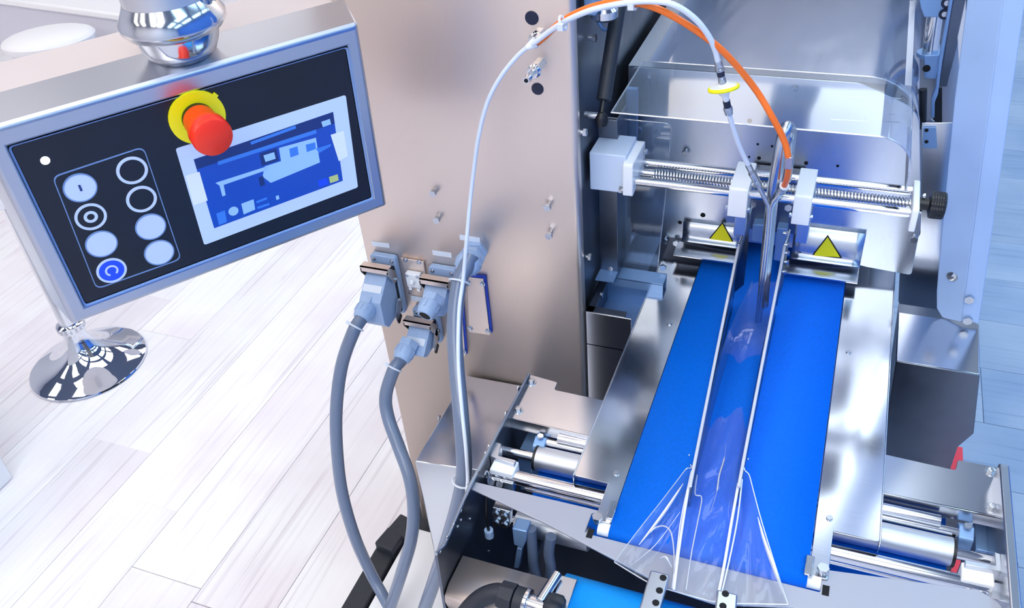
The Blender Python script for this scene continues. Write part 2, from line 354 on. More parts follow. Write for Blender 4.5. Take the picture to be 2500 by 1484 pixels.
# white counter and shell chairs at the far left
ca, cb = onz(-260, -38, .76), onz(330, 40, .76)
d = (cb-ca).normalized(); n = Vector((-d.y, d.x, 0))
t = thing('white_table', 'long white table with thick pale edge and chairs pulled up', 'table', (ca+cb)/2-Vector((0, 0, .76)))
MB().obox((ca+cb)/2+n*.4-Vector((0, 0, .015)), (cb-ca)*1.0, n*.8, (0, 0, .03)).build('tabletop', 'furniture_white', t, bevel=.008)
MB().obox((ca+cb)/2+n*.03-Vector((0, 0, .14)), (cb-ca)*.995, n*.03, (0, 0, .22)).build('apron', 'furniture_grey', t, bevel=.004)
for s in (.04, .96):
    for q in (.06, .74):
        c = ca+(cb-ca)*s+n*q; MB().bx(c.x-.03, c.x+.03, c.y-.03, c.y+.03, 0, .73).build('leg', 'furniture_white', t)
def shell_chair(px, py, z, rx, ry, ang, label):
    c = onz(px, py, z); t = thing('shell_chair', label, 'chair', (c.x, c.y, 0))
    b = MB(); rows = []
    for i in range(13):
        ph = math.pi*i/12; rows.append([])
        for k in range(33):
            a = 2*math.pi*k/32; rr = math.sin(ph)
            x, y = rx*rr*math.cos(a), ry*rr*math.sin(a); zz = .085*math.cos(ph)
            if ph < math.pi/2: zz *= .35
            rows[-1].append(c+Vector((x*math.cos(ang)-y*math.sin(ang), x*math.sin(ang)+y*math.cos(ang), zz)))
    b.sheet(rows).build('seat', 'furniture_white', t)
    MB().cyl((c.x, c.y, .03), (c.x, c.y, z-.06), .025, 20).build('column', 'chrome', t)
    MB().lathe((c.x, c.y, 0), (0, 0, 1), [(.15, 0), (.15, .01), (.05, .03), (.03, .05)], 40).build('base', 'chrome', t)
shell_chair(118, 93, .72, .18, .14, .5, 'white rounded shell chair under the edge of the long white table')
shell_chair(288, 122, .76, .16, .14, .5, 'white rounded shell chair partly behind the control panel arm')
shell_chair(-5, 192, .74, .17, .15, .5, 'white rounded shell chair farthest from the control panel arm')
p = onz(-60, 140, 0); q = onz(10, 105, 0)

# ================================================================== control panel on its pendant arm
PW = .38
_c = [(16.7, 355.6), (846.4, 111), (895, 488.5), (185, 754)]
_P = [ray(*q) for q in _c]
_dep = (1.0, 1.1659475, 1.32317983, 1.15723233)
_P = [_P[i]*_dep[i] for i in range(4)]
_s = PW/(_P[1]-_P[0]).length
PU = (_P[1]-_P[0]).normalized(); PN = PU.cross(_P[0]-_P[3]).normalized(); PV = PN.cross(PU)
PO = CAM+_P[0]*_s
PH = ((_P[0]-_P[3])*_s).dot(PV)
def pp(x, y, wv=0.):
    q = ray(x, y); tt = (PO+PN*wv-CAM).dot(PN)/q.dot(PN); v = CAM+q*tt-PO; return Vector((v.dot(PU), v.dot(PV)))
def pw(u, v, wv): return PO+PU*u+PV*v+PN*wv
panel = thing('control_panel', 'stainless operator control panel with touch screen and emergency stop hanging from a chrome arm', 'control panel', PO, Matrix((PU, PV, PN)).transposed())
# panel is a thing whose parts are given in its own (u, v, w) frame
bl, br = -.02, PW+.018; bt, bb = .024, -PH-.02
def ring2(u0, u1, v0, v1, wv): return [(u0, v0, wv), (u1, v0, wv), (u1, v1, wv), (u0, v1, wv)]
b = MB()
lv = [ring2(0, PW, -PH, 0, -.002), ring2(0, PW, -PH, 0, .003), ring2(bl+.004, br-.004, bb+.004, bt-.004, .003), ring2(bl, br, bb, bt, -.002), ring2(bl-.012, br+.016, bb-.01, bt+.003, -.07)]
vs = [p for r in lv for p in r]
fs = [(k*4+i, k*4+(i+1) % 4, k*4+4+(i+1) % 4, k*4+4+i) for k in range(4) for i in range(4)]+[(16, 17, 18, 19)]
b.add(vs, fs).build('housing', 'panel_metal', panel, local=True, bevel=.0025)
b = MB(); lv = [ring2(bl-.012, br+.016, bb-.01, bt+.003, -.0705), ring2(bl-.004, br+.006, bb, bt-.002, -.074), ring2(bl+.002, br-.002, bb+.01, bt-.002, -.16)]
vs = [p for r in lv for p in r]; fs = [(k*4+i, k*4+(i+1) % 4, k*4+4+(i+1) % 4, k*4+4+i) for k in range(2) for i in range(4)]+[(3, 2, 1, 0), (8, 9, 10, 11)]
b.add(vs, fs).build('rear_housing', 'panel_back', panel, local=True, bevel=.004)
def flat(name, pts, wv, h, material, parent=panel, r=0.):
    if r: pts = rounded(pts, r)
    return MB().prism([(p[0], p[1], wv) for p in pts], (0, 0, h)).build(name, material, parent, local=True)
face = flat('front_face', [(0.003, -PH+.003), (PW-.003, -PH+.003), (PW-.003, -.003), (.003, -.003)], -.0018, .0025, 'face_black', r=.004)
# gasket line round the face
b = MB(); q1 = rounded([(0, -PH), (PW, -PH), (PW, 0), (0, 0)], .005); q2 = rounded([(.0022, -PH+.0022), (PW-.0022, -PH+.0022), (PW-.0022, -.0022), (.0022, -.0022)], .004)
n_ = len(q1); b.add([(p[0], p[1], .0032) for p in q1]+[(p[0], p[1], .0015) for p in q2], [(i, (i+1) % n_, n_+(i+1) % n_, n_+i) for i in range(n_)]).build('gasket', 'line_blue', panel, local=True)
def disc(name, c, r, wv, h, material, parent=panel, ri=None, n=36):
    b = MB()
    if ri is None: b.lathe((c[0], c[1], wv), (0, 0, 1), [(r, 0), (r, h)], n)
    else:
        vs = []
        for rr, hh in ((r, 0), (r, h), (ri, h), (ri, 0)): vs += [(c[0]+rr*math.cos(2*math.pi*i/n), c[1]+rr*math.sin(2*math.pi*i/n), wv+hh) for i in range(n)]
        b.add(vs, [(k*n+i, k*n+(i+1) % n, k*n+n+(i+1) % n, k*n+n+i) for k in range(3) for i in range(n)])
    return b.build(name, material, parent, local=True)
F0 = .0007
disc('status_lamp', pp(110, 391), .0046, F0, .0006, 'led_white')
# keypad outline
k4 = [pp(126, 430), pp(350, 356), pp(443, 632), pp(235, 706)]
def outline(name, pts, r, wd, wv, h, material, parent=panel):
    a = rounded([tuple(p) for p in pts], r); c = sum((Vector(p) for p in pts), Vector((0, 0)))/len(pts)
    bq = rounded([tuple(Vector(p)+(c-Vector(p)).normalized()*wd*1.4) for p in pts], r-wd*.5)
    n = len(a); vs = [(p[0], p[1], wv) for p in a]+[(p[0], p[1], wv+h) for p in a]+[(p[0], p[1], wv+h) for p in bq]+[(p[0], p[1], wv) for p in bq]
    return MB().add(vs, [(k*n+i, k*n+(i+1) % n, k*n+n+(i+1) % n, k*n+n+i) for k in range(3) for i in range(n)]).build(name, material, parent, local=True)
outline('keypad_outline', [k4[3], k4[2], k4[1], k4[0]], .009, .0014, F0, .0003, 'line_blue')
RK = .0168
keys = [((195, 457), 'disc'), ((221, 528), 'target'), ((247, 594), 'disc'), ((272, 659), 'blue'), ((322, 415), 'ring'), ((345, 485), 'ring'), ((367, 552), 'disc'), ((388, 615), 'disc')]
for (c, kind) in keys:
    c = pp(*c)
    if kind == 'disc':
        o = disc('push_button', c, RK, F0, .001, 'key_white')
        disc('button_rim', c, RK*1.04, F0, .0014, 'line_blue', o, RK*.96)
        if c.y > -.09:
            MB().obox((c.x, c.y, F0+.0012), (.0024, 0, 0), (0, .0075, 0), (0, 0, .0006)).build('start_mark', 'screen_navy', o, local=True)
    elif kind == 'ring':
        o = disc('push_button', c, RK*.8, F0, .0006, 'face_black'); disc('button_ring', c, RK, F0, .001, 'key_white', o, RK*.8)
    elif kind == 'target':
        o = disc('push_button', c, RK*.8, F0, .0006, 'face_black'); disc('button_ring', c, RK, F0, .001, 'key_white', o, RK*.82); disc('stop_mark', c, RK*.44, F0, .001, 'key_white', o, RK*.24)
    else:
        o = disc('push_button', c, RK*.85, F0, .0006, 'key_blue'); disc('button_ring', c, RK, F0, .001, 'key_white', o, RK*.84)
        b = MB(); n = 24; vs = []
        for rr, hh in ((.44, 0), (.44, 1), (.31, 1), (.31, 0)):
            vs += [(c.x+RK*rr*math.cos(-1.0+2*math.pi*.82*i/n), c.y+RK*rr*math.sin(-1.0+2*math.pi*.82*i/n), F0+.0012*hh) for i in range(n+1)]
        b.add(vs, [(k*(n+1)+i, k*(n+1)+i+1, (k+1)*(n+1)+i+1, (k+1)*(n+1)+i) for k in range(3) for i in range(n)]).build('reset_mark', 'key_white', o, local=True)
# touch screen
sq = [pp(428, 362), pp(843, 231), pp(873, 456), pp(498, 597)]
su0 = (sq[0]+sq[3])/2; SU = ((sq[1]+sq[2])/2-su0); sv = ((sq[0]-sq[3])+(sq[1]-sq[2])).length/2
def sp(x, y): return pp(x, y)
scr = flat('touch_screen', [tuple(p) for p in (sq[3], sq[2], sq[1], sq[0])], F0, .0006, 'screen_frame', r=.003)
def sg(name, pts, lev, material): return flat(name, [tuple(sp(*p)) for p in pts], F0+.0006+lev*.00012, .00012, material, scr)
sg('display_picture', [(472, 388), (812, 272), (836, 440), (522, 556)], 0, 'screen_blue')
sg('display_header', [(472, 388), (812, 272), (816, 300), (480, 412)], 1, 'screen_navy')
sg('display_header_strip', [(530, 393), (770, 315), (772, 324), (532, 402)], 2, 'screen_mid')
sg('display_header_strip', [(610, 345), (720, 305), (722, 312), (612, 352)], 2, 'screen_mid')
sg('display_header_icon', [(783, 296), (804, 289), (807, 302), (787, 309)], 2, 'screen_pale')
sg('side_tab', [(452, 428), (486, 418), (506, 488), (472, 500)], 1, 'screen_cream')
sg('side_tab', [(806, 328), (838, 318), (848, 380), (826, 392)], 1, 'screen_cream')
sg('machine_drawing', [(680, 360), (770, 335), (780, 395), (660, 445), (640, 430), (645, 405), (685, 392)], 1, 'screen_pale')
sg('machine_drawing', [(525, 445), (650, 405), (652, 413), (545, 450), (550, 475), (542, 478), (535, 452)], 1, 'screen_pale')
sg('machine_drawing', [(705, 362), (725, 356), (728, 376), (708, 383)], 2, 'screen_mid')
sg('machine_drawing', [(745, 352), (768, 346), (770, 362), (748, 370)], 2, 'screen_mid')
sg('machine_drawing', [(770, 362), (806, 350), (807, 355), (778, 372)], 2, 'screen_mid')
sg('display_icon', [(632, 374), (674, 360), (680, 390), (638, 404)], 1, 'screen_navy')
sg('display_icon', [(642, 378), (668, 370), (672, 386), (647, 394)], 2, 'screen_pale')
sg('display_icon', [(630, 432), (642, 428), (646, 450), (634, 454)], 1, 'screen_navy')
sg('soft_key', [(775, 440), (797, 433), (800, 448), (778, 455)], 1, 'key_blue')
sg('soft_key', [(802, 431), (823, 424), (826, 439), (805, 446)], 1, 'screen_olive')
sg('soft_key', [(588, 496), (618, 485), (622, 510), (594, 522)], 1, 'screen_pale')
sg('soft_key', [(624, 490), (650, 480), (651, 485), (626, 495)], 1, 'screen_mid')
sg('soft_key', [(626, 504), (656, 494), (657, 499), (628, 509)], 1, 'screen_mid')
sg('soft_key', [(672, 478), (679, 475), (681, 484), (674, 487)], 1, 'screen_pale')
sg('soft_key', [(527, 520), (548, 512), (553, 540), (534, 548)], 1, 'screen_mid')
c = sp(569, 514)
disc('soft_key', c, .0062, F0+.0007, .0002, 'screen_pale', scr)
# emergency stop
c = pp(480, 284)
es = disc('emergency_stop', c, .0315, F0, .004, 'yellow')
disc('collar', c, .018, F0+.004, .006, 'black_plastic', es)
MB().lathe((c.x, c.y, F0+.008), (0, 0, 1), [(.0175, 0), (.0185, .004), (.0185, .026), (.022, .031), (.0225, .046), (.021, .050), (.016, .0525), (.0002, .0535)], 40).build('mushroom_button', 'red', es, local=True)
MB().obox((c.x+.0245, c.y+.018, F0+.002), (.006, .0045, 0), (-.003, .004, 0), (0, 0, .0036)).build('index_tab', 'yellow', es, local=True)
# pendant arm (vertical, in world space)
ax = pw(.203, bt, -.040); ax0 = Vector((ax.x, ax.y, ax.z-.006))
MB().lathe(ax0, (0, 0, 1), [(.016, 0), (.029, .004), (.038, .012), (.043, .022), (.0465, .034)], 56).build('arm_socket', 'steel_polished', panel)
MB().lathe(ax0, (0, 0, 1), [(.0465, .034), (.052, .037), (.0575, .044), (.0575, .051), (.051, .062), (.047, .07)], 56).build('arm_flange', 'steel_polished', panel)
MB().cyl(ax0+Vector((0, 0, .06)), Vector((ax0.x, ax0.y, 2.34)), .0465, 56).build('arm_tube', 'steel_polished', panel)
cs = (pw(.135, 0, -.085)-ax).normalized(); cs.z = 0; cs.normalize()
MB().cyl(ax0+Vector((0, 0, .086))+cs*.04, ax0+Vector((0, 0, .086))+cs*.066, .009, 20).build('clamp_boss', 'steel_polished', panel)
inst(LONGBOLT, ax0+Vector((0, 0, .08))+cs*.062, cs, .0065, panel, 'clamp_screw')
e = -cs
MB().lathe(ax0+Vector((0, 0, .078))+e*.044, e, [(.014, 0), (.014, .01), (.01, .014)], 24).build('clamp_cap', 'steel_polished', panel)
TT = Vector((-.56, 1.36, 2.296))
MB().tube([Vector((ax0.x, ax0.y, 2.3)), TT], .044, 24).build('boom', 'steel_polished', panel)

# ================================================================== tower cabinet
TY = 1.10; TXL, TXR = -.7635, -.360; TZ0, TZ1 = .25, 2.25
tower = thing('machine_cabinet', 'tall brushed stainless steel cabinet tower with plugs and grey cables on its front', 'cabinet', ((TXL+TXR)/2, TY+.3, TZ0))
MB().bx(TXL+.004, TXR-.004, TY+.004, 1.78, TZ0, TZ1).build('body', 'steel_dark', tower)  # body in darker steel, the side wall's shade put into its colour
b = MB(); prof = rounded([(TXL, TY+.03), (TXL, TY), (TXR, TY), (TXR, TY+.016)], [0, .004, .012, 0], 6)
rows = [[(p[0], p[1], z) for p in prof] for z in (TZ0, TZ1)]
b.sheet(rows).build('front_panel', 'steel_warm', tower, smooth=60, thick=.002)
def tface(x, y, d=0.): return ony(x, y, TY-d)
for q in ((1062, 466), (1071, 531), (1340, 500), (1344, 569)): inst(LONGBOLT, tface(*q), (0, -1, 0), .0062, tower, 'bolt', .3)
for q, r in (((1299, 43), .0098), ((1313, 216), .0092)): inst(CAP, tface(*q), (0, -1, 0), r, tower, 'hole_plug')
for i, q in enumerate((((906, 588), (950, 594), (952, 605), (910, 600)), ((1055, 610), (1102, 617), (1103, 629), (1057, 622)), ((1122, 572), (1172, 580), (1172, 592), (1123, 585)), ((1003, 721), (1030, 725), (1030, 737), (1004, 733)))):
    MB().prism([tface(*p, .0012) for p in q], (0, -.0004, 0)).build('label', 'label_white', tower)
# hose tails on the tower
def fitting(p, parent, L=.05, tail=True, name='hose_fitting'):
    o = MB().cyl(p, p+Vector((0, -L*.55, 0)), .0085, 6).build(name, 'steel_polished', parent)
    MB().lathe(p+Vector((0, -L*.55, 0)), (0, -1, 0), [(.0098, 0), (.0098, .004), (.0075, .006), (.0075, .012)], 20).build('nut', 'steel_polished', o)
    if tail:
        MB().lathe(p+Vector((0, -L*.55-.01, 0)), (0, -1, 0), [(.0045, 0), (.0045, .014), (.0055, .016), (.0045, .022), (.0045, .026)], 16).build('barb', 'steel_polished', o)
        MB().lathe(p+Vector((0, -L*.55-.0358, 0)), (0, -1, 0), [(.003, 0), (.003, .0006)], 12).build('bore', 'hole_shade', o)
    return o
fitting(tface(1322, 152), tower)
fitting(tface(1322, 80), tower, .04, False)
# blank cover plates with blue gasket
def blank(px4, label=None):
    c = [tface(*q, .0015) for q in px4]
    g = MB().prism([(p.x, p.y, p.z) for p in c], (0, -.003, 0)).build('gasket', 'blue_gasket', tower)
    sh = Vector((-.0035, -.003, -.0045))
    b = MB().prism([p+sh for p in c], (0, -.003, 0)).build('blank_plate', 'steel_warm', tower, bevel=.001)
    cc = sum(c, Vector())/4
    for p in c: inst(BOLT, p+sh+Vector((0, -.003, 0))+(cc-p)*.16, (0, -1, 0), .0055, b, 'bolt')
blank([(1146, 668), (1187, 672), (1203, 810), (1152, 802)])
blank([(1098, 700), (1131, 705), (1142, 862), (1108, 856)])
# small service socket on a steel plate
c = [tface(*q, .001) for q in ((980, 627), (1036, 636), (1046, 700), (1004, 700))]
b = MB().prism(c, (0, -.004, 0)).build('socket_plate', 'steel_warm', tower, bevel=.0008)
for q in ((990, 634), (1023, 640)): inst(BOLT, tface(*q, .005), (0, -1, 0), .005, b)
s0 = tface(1015, 676, .006)
so = MB().bx(s0.x-.014, s0.x+.014, s0.y-.012, s0.y, s0.z-.016, s0.z+.014).build('service_socket', 'white_plastic', tower, bevel=.002)
for dx in (-.008, .008): MB().bx(s0.x+dx-.003, s0.x+dx+.003, s0.y-.012, s0.y-.004, s0.z-.022, s0.z-.016).build('socket_lug', 'white_plastic', so)
MB().cyl((s0.x, s0.y-.0125, s0.z), (s0.x, s0.y-.019, s0.z-.004), .005, 16, .003).build('socket_knob', 'white_plastic', so)
for dx in (-.01, .01): inst(BOLT, (s0.x+dx, s0.y-.012, s0.z+.01), (0, -1, 0), .003, so)
inst(LONGBOLT, tface(1003, 711), (0, -1, 0), .003, tower, 'stud')

# ---- industrial plugs
def gland(tip, axis, r, parent, opened=False, seal=True):
    """nut + ribbed dome whose mouth is at tip, axis points outward"""
    a = Vector(axis).normalized(); o = MB().cyl(tip-a*.040, tip-a*.026, r*1.28, 6).build('gland_nut', 'plug_grey', parent, bevel=.001)
    prof = [(r*1.12, -.027), (r*1.2, -.024), (r*1.2, -.012), (r*1.05, -.003), (r*.9, 0)]
    MB().lathe(tip, a, prof, 24).build('gland_dome', 'plug_grey', o)
    u, v, _ = frame_of(a)
    for k in range(12):
        d = u*math.cos(k*math.pi/6)+v*math.sin(k*math.pi/6)
        MB().obox(tip-a*.017+d*r*1.2, a*.013, d*.0014, d.cross(a)*.0022).build('gland_rib', 'plug_grey', o)
    if opened: MB().lathe(tip, a, [(r*.68, -.0002), (r*.68, .0006)], 24).build('gland_mouth', 'hole_shade', o)
    return o
def plug(label, xc, zt, zb, px_tip, tip_y, gaxis, opened=False, wd=.040, dep=.075):
    """hooded plug on the tower face: zt/zb top and bottom of hood at the tower side"""
    t = thing('industrial_plug', label, 'plug', (xc, TY, zb))
    p0 = MB().prism([(xc+x, TY-.0015, z) for x, z in rounded([(-wd/2-.003, zb-.012), (wd/2+.005, zb-.012), (wd/2+.005, zt+.02), (-wd/2-.003, zt+.02)], .006)], (0, -.012, 0)).build('bulkhead_frame', 'plug_grey', t, bevel=.001)
    for x in (-wd/2+.004, wd/2-.002): inst(BOLT, (xc+x, TY-.0135, zt+.012), (0, -1, 0), .004, p0)
    MB().bx(xc-wd/2-.001, xc+wd/2+.001, TY-.019, TY-.013, zb-.004, zt+.003).build('seal', 'black_plastic', t)
    yb, yf = TY-.019, TY-dep; h = zt-zb
    prof = rounded([(yb, zb), (yf+.012, zb-.004), (yf, zb+h*.12), (yf, zt-.034), (yf+.036, zt-.002), (yb, zt)], [.001, .004, .004, .005, .006, .002], 4)
    hd = MB().prism([(xc-wd/2, y, z) for y, z in prof], (wd, 0, 0)).build('hood', 'plug_grey', t, bevel=.0022)
    sd = Vector((0, .036, .032)).normalized(); sn = Vector((0, -.032, .036)).normalized()
    MB().obox(Vector((xc-.001, yf+.018, zt-.018))+sn*.0004, (wd*.86, 0, 0), sd*.013, sn*.0006).build('marker_label', 'label_white', hd)
    # locking levers
    for zz, sgn in ((zt+.006, 1), (zb+.004, -1)):
        lv = None
        if sgn > 0: lv = MB().bx(xc-wd/2-.006, xc+wd/2+.006, TY-.046, TY-.043, zz, zz+.010).bx(xc-wd/2-.006, xc+wd/2+.006, TY-.046, TY-.030, zz+.0085, zz+.010).build('locking_lever', 'steel_warm', t)
        for s in (-1, 1):
            X = xc+s*(wd/2+.005)
            arm = MB().prism([(X-.001, y, z) for y, z in rounded([(TY-.046, zz+.01*sgn), (TY-.046, zz-.002*sgn), (TY-.028, zz-.03*sgn), (TY-.018, zz-.026*sgn), (TY-.022, zz-.006*sgn), (TY-.034, zz+.006*sgn)], .003, 3)], (.002, 0, 0)).build('lever_arm', 'zinc' if s > 0 else 'black_plastic', lv or t)
            MB().cyl((X, TY-.023, zz-.024*sgn), (X+s*.005, TY-.023, zz-.024*sgn), .0028, 14).build('pivot_pin', 'zinc', arm)
            if sgn < 0: MB().prism([(X-.0015, y, z) for y, z in rounded([(TY-.03, zz), (TY-.042, zz-.012), (TY-.04, zz-.02), (TY-.026, zz-.01)], .003, 3)], (.003, 0, 0)).build('lever_tip', 'black_plastic', arm)
    tip = ony(px_tip[0], px_tip[1], tip_y)
    gland(tip, gaxis, .0148, t, opened)
    return t, tip
qa, qb = ony(914, 655, TY-.02), ony(962, 797, TY-.02)
plug1, tip1 = plug('largest grey hooded plug at the outer edge of the cabinet, cable hanging from its gland', ony(932, 655, TY-.02).x, ony(925, 652, TY-.02).z, ony(925, 802, TY-.078).z, (881, 779), TY-.10, (-.1, -1, -.42), wd=.042, dep=.078)
plug2, tip2 = plug('grey hooded plug with an open empty gland mouth facing out', ony(1075, 680, TY-.02).x, ony(1068, 682, TY-.02).z, ony(1070, 776, TY-.075).z, (1037, 771), TY-.105, (-.1, -.9, -.35), True, wd=.042)
plug3, tip3 = plug('lowest grey hooded plug below the plug with the open gland', ony(1034, 782, TY-.02).x, ony(1025, 782, TY-.02).z, ony(1020, 874, TY-.075).z, (978, 880), TY-.10, (-.1, -1, -.42), wd=.042)
# separate cable gland, upper right
g4 = thing('cable_gland', 'large pale blue cable gland screwed into the cabinet beside the white labels', 'cable gland', tface(1158, 618))
tip4 = ony(1138, 652, TY-.07)
MB().cyl(tface(1163, 612), tface(1163, 612)+(tip4-tface(1163, 612))*.25, .021, 6).build('lock_nut', 'plug_grey', g4, bevel=.001)
gland(tip4, (tip4-tface(1163, 612)), .018, g4)

# ---- cables
def cable(label, pts, r, group=None, name='cable', material='cable_grey', cat='cable'):
    o = MB().tube(smooth_path(pts, 10), r, 18).build(name, material); return tag(o, label, cat, group)
RC = .0118
y1 = onz(930, 1445, .27)
GA = Vector((-.1, -1, -.42)).normalized()
c1 = [tip1-GA*.012, tip1, ony(862, 812, .978), ony(835, 890, .965), ony(822, 985, .94), ony(822, 1085, .92), ony(835, 1200, .90), ony(866, 1310, .885), ony(906, 1400, .88), ony(934, 1452, .862), ony(962, 1505, .84)]
cable('grey cable from the outermost plug bowing wide over the white floor', c1, RC)
c2 = [tip3-GA*.012, tip3, ony(961, 903, .978), ony(942, 965, .96), ony(948, 1020, .94), ony(975, 1095, .91), ony(1001, 1170, .88), ony(1010, 1245, .86), ony(1003, 1320, .845), ony(980, 1400, .83), ony(950, 1490, .82)]
cable('grey cable from the lowest plug bending in an S shape', c2, RC)
c3 = [tip4+Vector((.004, .016, .014)), tip4, ony(1120, 695, 1.005), ony(1110, 790, .96), ony(1114, 890, .915), ony(1124, 1000, .865), ony(1131, 1090, .835), ony(1132, 1160, .82), ony(1118, 1235, .81), ony(1080, 1360, .80), ony(1035, 1490, .80)]
cable('thick grey cable running straight down with a white tube tied on', c3, .0128)
# cable ties
def tie(label, px, pts, r, yv, tail=(1, 0, .3)):
    c = ony(px[0], px[1], yv); d = min(range(len(pts)-1), key=lambda i: (Vector(pts[i])-c).length); a = (Vector(pts[d+1])-Vector(pts[max(d-1, 0)])).normalized()
    t = thing('cable_tie', label, 'cable tie', c)
    MB().torus(c, a, r+.0012, .0016, 26, 6).build('strap', 'tie_white', t)
    tl = Vector(tail).normalized(); tl = (tl-a*tl.dot(a)).normalized()
    MB().obox(c+tl*(r+.003), tl*.005, a*.006, a.cross(tl)*.005).build('tie_head', 'tie_white', t)
P3 = smooth_path(c3, 10); P1 = smooth_path(c1, 10); P2 = smooth_path(c2, 10)
def near(path, px):
    best = min(path, key=lambda p: (Vector(((p-CAM).dot(RIGHT)/(p-CAM).dot(FWD)*FPX+1250-px[0], (p-CAM).dot(DOWN)/(p-CAM).dot(FWD)*FPX+742-px[1]))).length); return best
def tie_on(label, px, path, r, tail):
    p = near(path, px); i = path.index(p); a = (path[min(i+1, len(path)-1)]-path[max(i-1, 0)]).normalized()
    t = thing('cable_tie', label, 'cable tie', p)
    MB().torus(p, a, r+.0014, .0018, 26, 6).build('strap', 'tie_white', t)
    tl = Vector(tail).normalized(); tl = (tl-a*tl.dot(a)).normalized()
    MB().obox(p+tl*(r+.004), tl*.006, a*.006, a.cross(tl)*.006).build('tie_head', 'tie_white', t)
tie_on('white cable tie near the top of the straight thick cable', (1118, 690), P3, .0152, (.6, -1, .2))
tie_on('white cable tie low on the straight thick cable above the steel box', (1131, 1174), P3, .0152, (1, -.4, .2))
tie_on('white cable tie below the lowest plug gland', (962, 897), P2, .0118, (-1, -.5, .2))
tie_on('white cable tie close to the gland of the outermost plug', (872, 800), P1, .0118, (-1, -.5, .2))

# ================================================================== conveyor
BZ = .92; BXL, BXR = -.2005, .0463
SXL, SXR = -.402, .268
XC = (BXL+BXR)/2
# --- belt loop
belt = thing('conveyor_belt', 'long plain blue conveyor belt running under the film guides', 'conveyor belt', (XC, .69, BZ-.03))
prof = [(1.95, BZ)]+[(y, BZ) for y in (1.6, 1.3, 1.0, .8, .698)]
for k in range(1, 9):
    a = k*math.pi/8; prof.append((.698-.011*math.sin(a), BZ-.011+.011*math.cos(a)))
prof += [(.8, BZ-.022), (1.95, BZ-.022)]
MB().sheet([[(BXL, y, z), (XC, y, z), (BXR, y, z)] for y, z in prof]).build('belt', 'belt_blue', belt, thick=.002)
MB().cyl((BXL+.002, .7, BZ-.011), (BXR-.002, .7, BZ-.011), .0095, 20).build('nose_roller', 'steel_polished', belt)
for s, X in ((-1, BXL), (1, BXR)): MB().cyl((X-s*.001, .699, BZ-.010), (X+s*.016, .699, BZ-.010), .0088, 20).build('roller_end_cap', 'white_plastic', belt)
MB().bx(BXL+.004, BXR-.004, .74, 1.9, BZ-.018, BZ-.004).build('slider_bed', 'steel_dark', belt)

# --- side frames
conv = thing('conveyor', 'stainless conveyor side frames joined by shafts beneath the blue belt', 'conveyor', (XC, .9, .3))
pl = [onx(1291, 914, SXL), onx(1146, 1188, SXL), onx(1085, 1330, SXL), onx(1064, 1352, SXL), onx(1088, 1500, SXL)]
pl = [(p.y, p.z) for p in pl]; lowz = .45
poly = rounded(pl+[(pl[-1][0]+.02, lowz), (pl[0][0], lowz)], [.004, 0, .004, .004, .004, 0, 0])
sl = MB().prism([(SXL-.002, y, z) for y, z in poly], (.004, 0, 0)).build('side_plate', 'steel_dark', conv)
b = MB(); edge = [(SXL, y, z) for y, z in pl[:4]]; MB().tube(edge, .0026, 8).build('plate_edge', 'zinc', conv)
pr = [onx(2452, 1128, SXR), onx(2482, 1490, SXR)]
poly = rounded([(pr[0].y, pr[0].z), (pr[1].y, pr[1].z), (pr[1].y, lowz), (pr[0].y, lowz)], [.008, 0, 0, 0])
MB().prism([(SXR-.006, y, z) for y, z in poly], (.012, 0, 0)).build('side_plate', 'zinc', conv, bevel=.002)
for q in ((1267, 947), (1237, 1010), (1196, 1090), (1188, 1107)): inst(RIVET, onx(*q, SXL-.003), (-1, 0, 0), .0045, conv, 'bolt_end')
for q in ((1126, 1247), (1148, 1266), (1126, 1269), (1108, 1279), (1118, 1285), (1092, 1310), (1194, 1345), (1075, 1347), (1141, 1180)): inst(RIVET, onx(*q, SXL+.002), (1, 0, 0), .0022, conv, 'bolt_end')
# cross shafts and rollers
def xbar(name, pL, pR, z, r, material, parent=conv, n=24):
    a, c = onz(*pL, z), onz(*pR, z); y = (a.y+c.y)/2
    return MB().cyl((a.x, y, z), (c.x, y, z), r, n).build(name, material, parent), Vector((a.x, y, z)), Vector((c.x, y, z))
o, RA, RB = xbar('drive_roller', (1312, 1120), (2322, 1345), .875, .0185, 'aluminium')
for p, s in ((RA, -1), (RB, 1)):
    MB().cyl(p+Vector((s*.0002, 0, 0)), p+Vector((s*.004, 0, 0)), .0188, 24).build('roller_end', 'black_plastic', o)
    MB().cyl(p, p+Vector((s*.075, 0, 0)), .0075, 18).build('roller_shaft', 'steel_polished', o)
xbar('tie_rod', (1200, 1160), (2410, 1428), .893, .0105, 'steel_polished')
xbar('tie_rod', (1280, 1195), (2350, 1440), .872, .0045, 'steel_polished')
xbar('idler_shaft', (1330, 1083), (2342, 1297), .885, .0062, 'steel_polished')
xbar('idler_sleeve', (1362, 1074), (2295, 1268), .896, .0085, 'steel_polished')
for q, s in (((1320, 1087), 1), ((2355, 1308), -1)):
    c = onz(*q, .88); o = MB().prism([(c.x-.009, c.y+y, c.z+z) for y, z in rounded([(-.014, -.03), (.012, -.03), (.016, .006), (.004, .014), (-.012, .008)], .004)], (.018, 0, 0)).build('bearing_block', 'bracket_blue', conv, bevel=.001)
    inst(SCREW, c+Vector((0, .002, .014)), (0, 0, 1), .005, o)
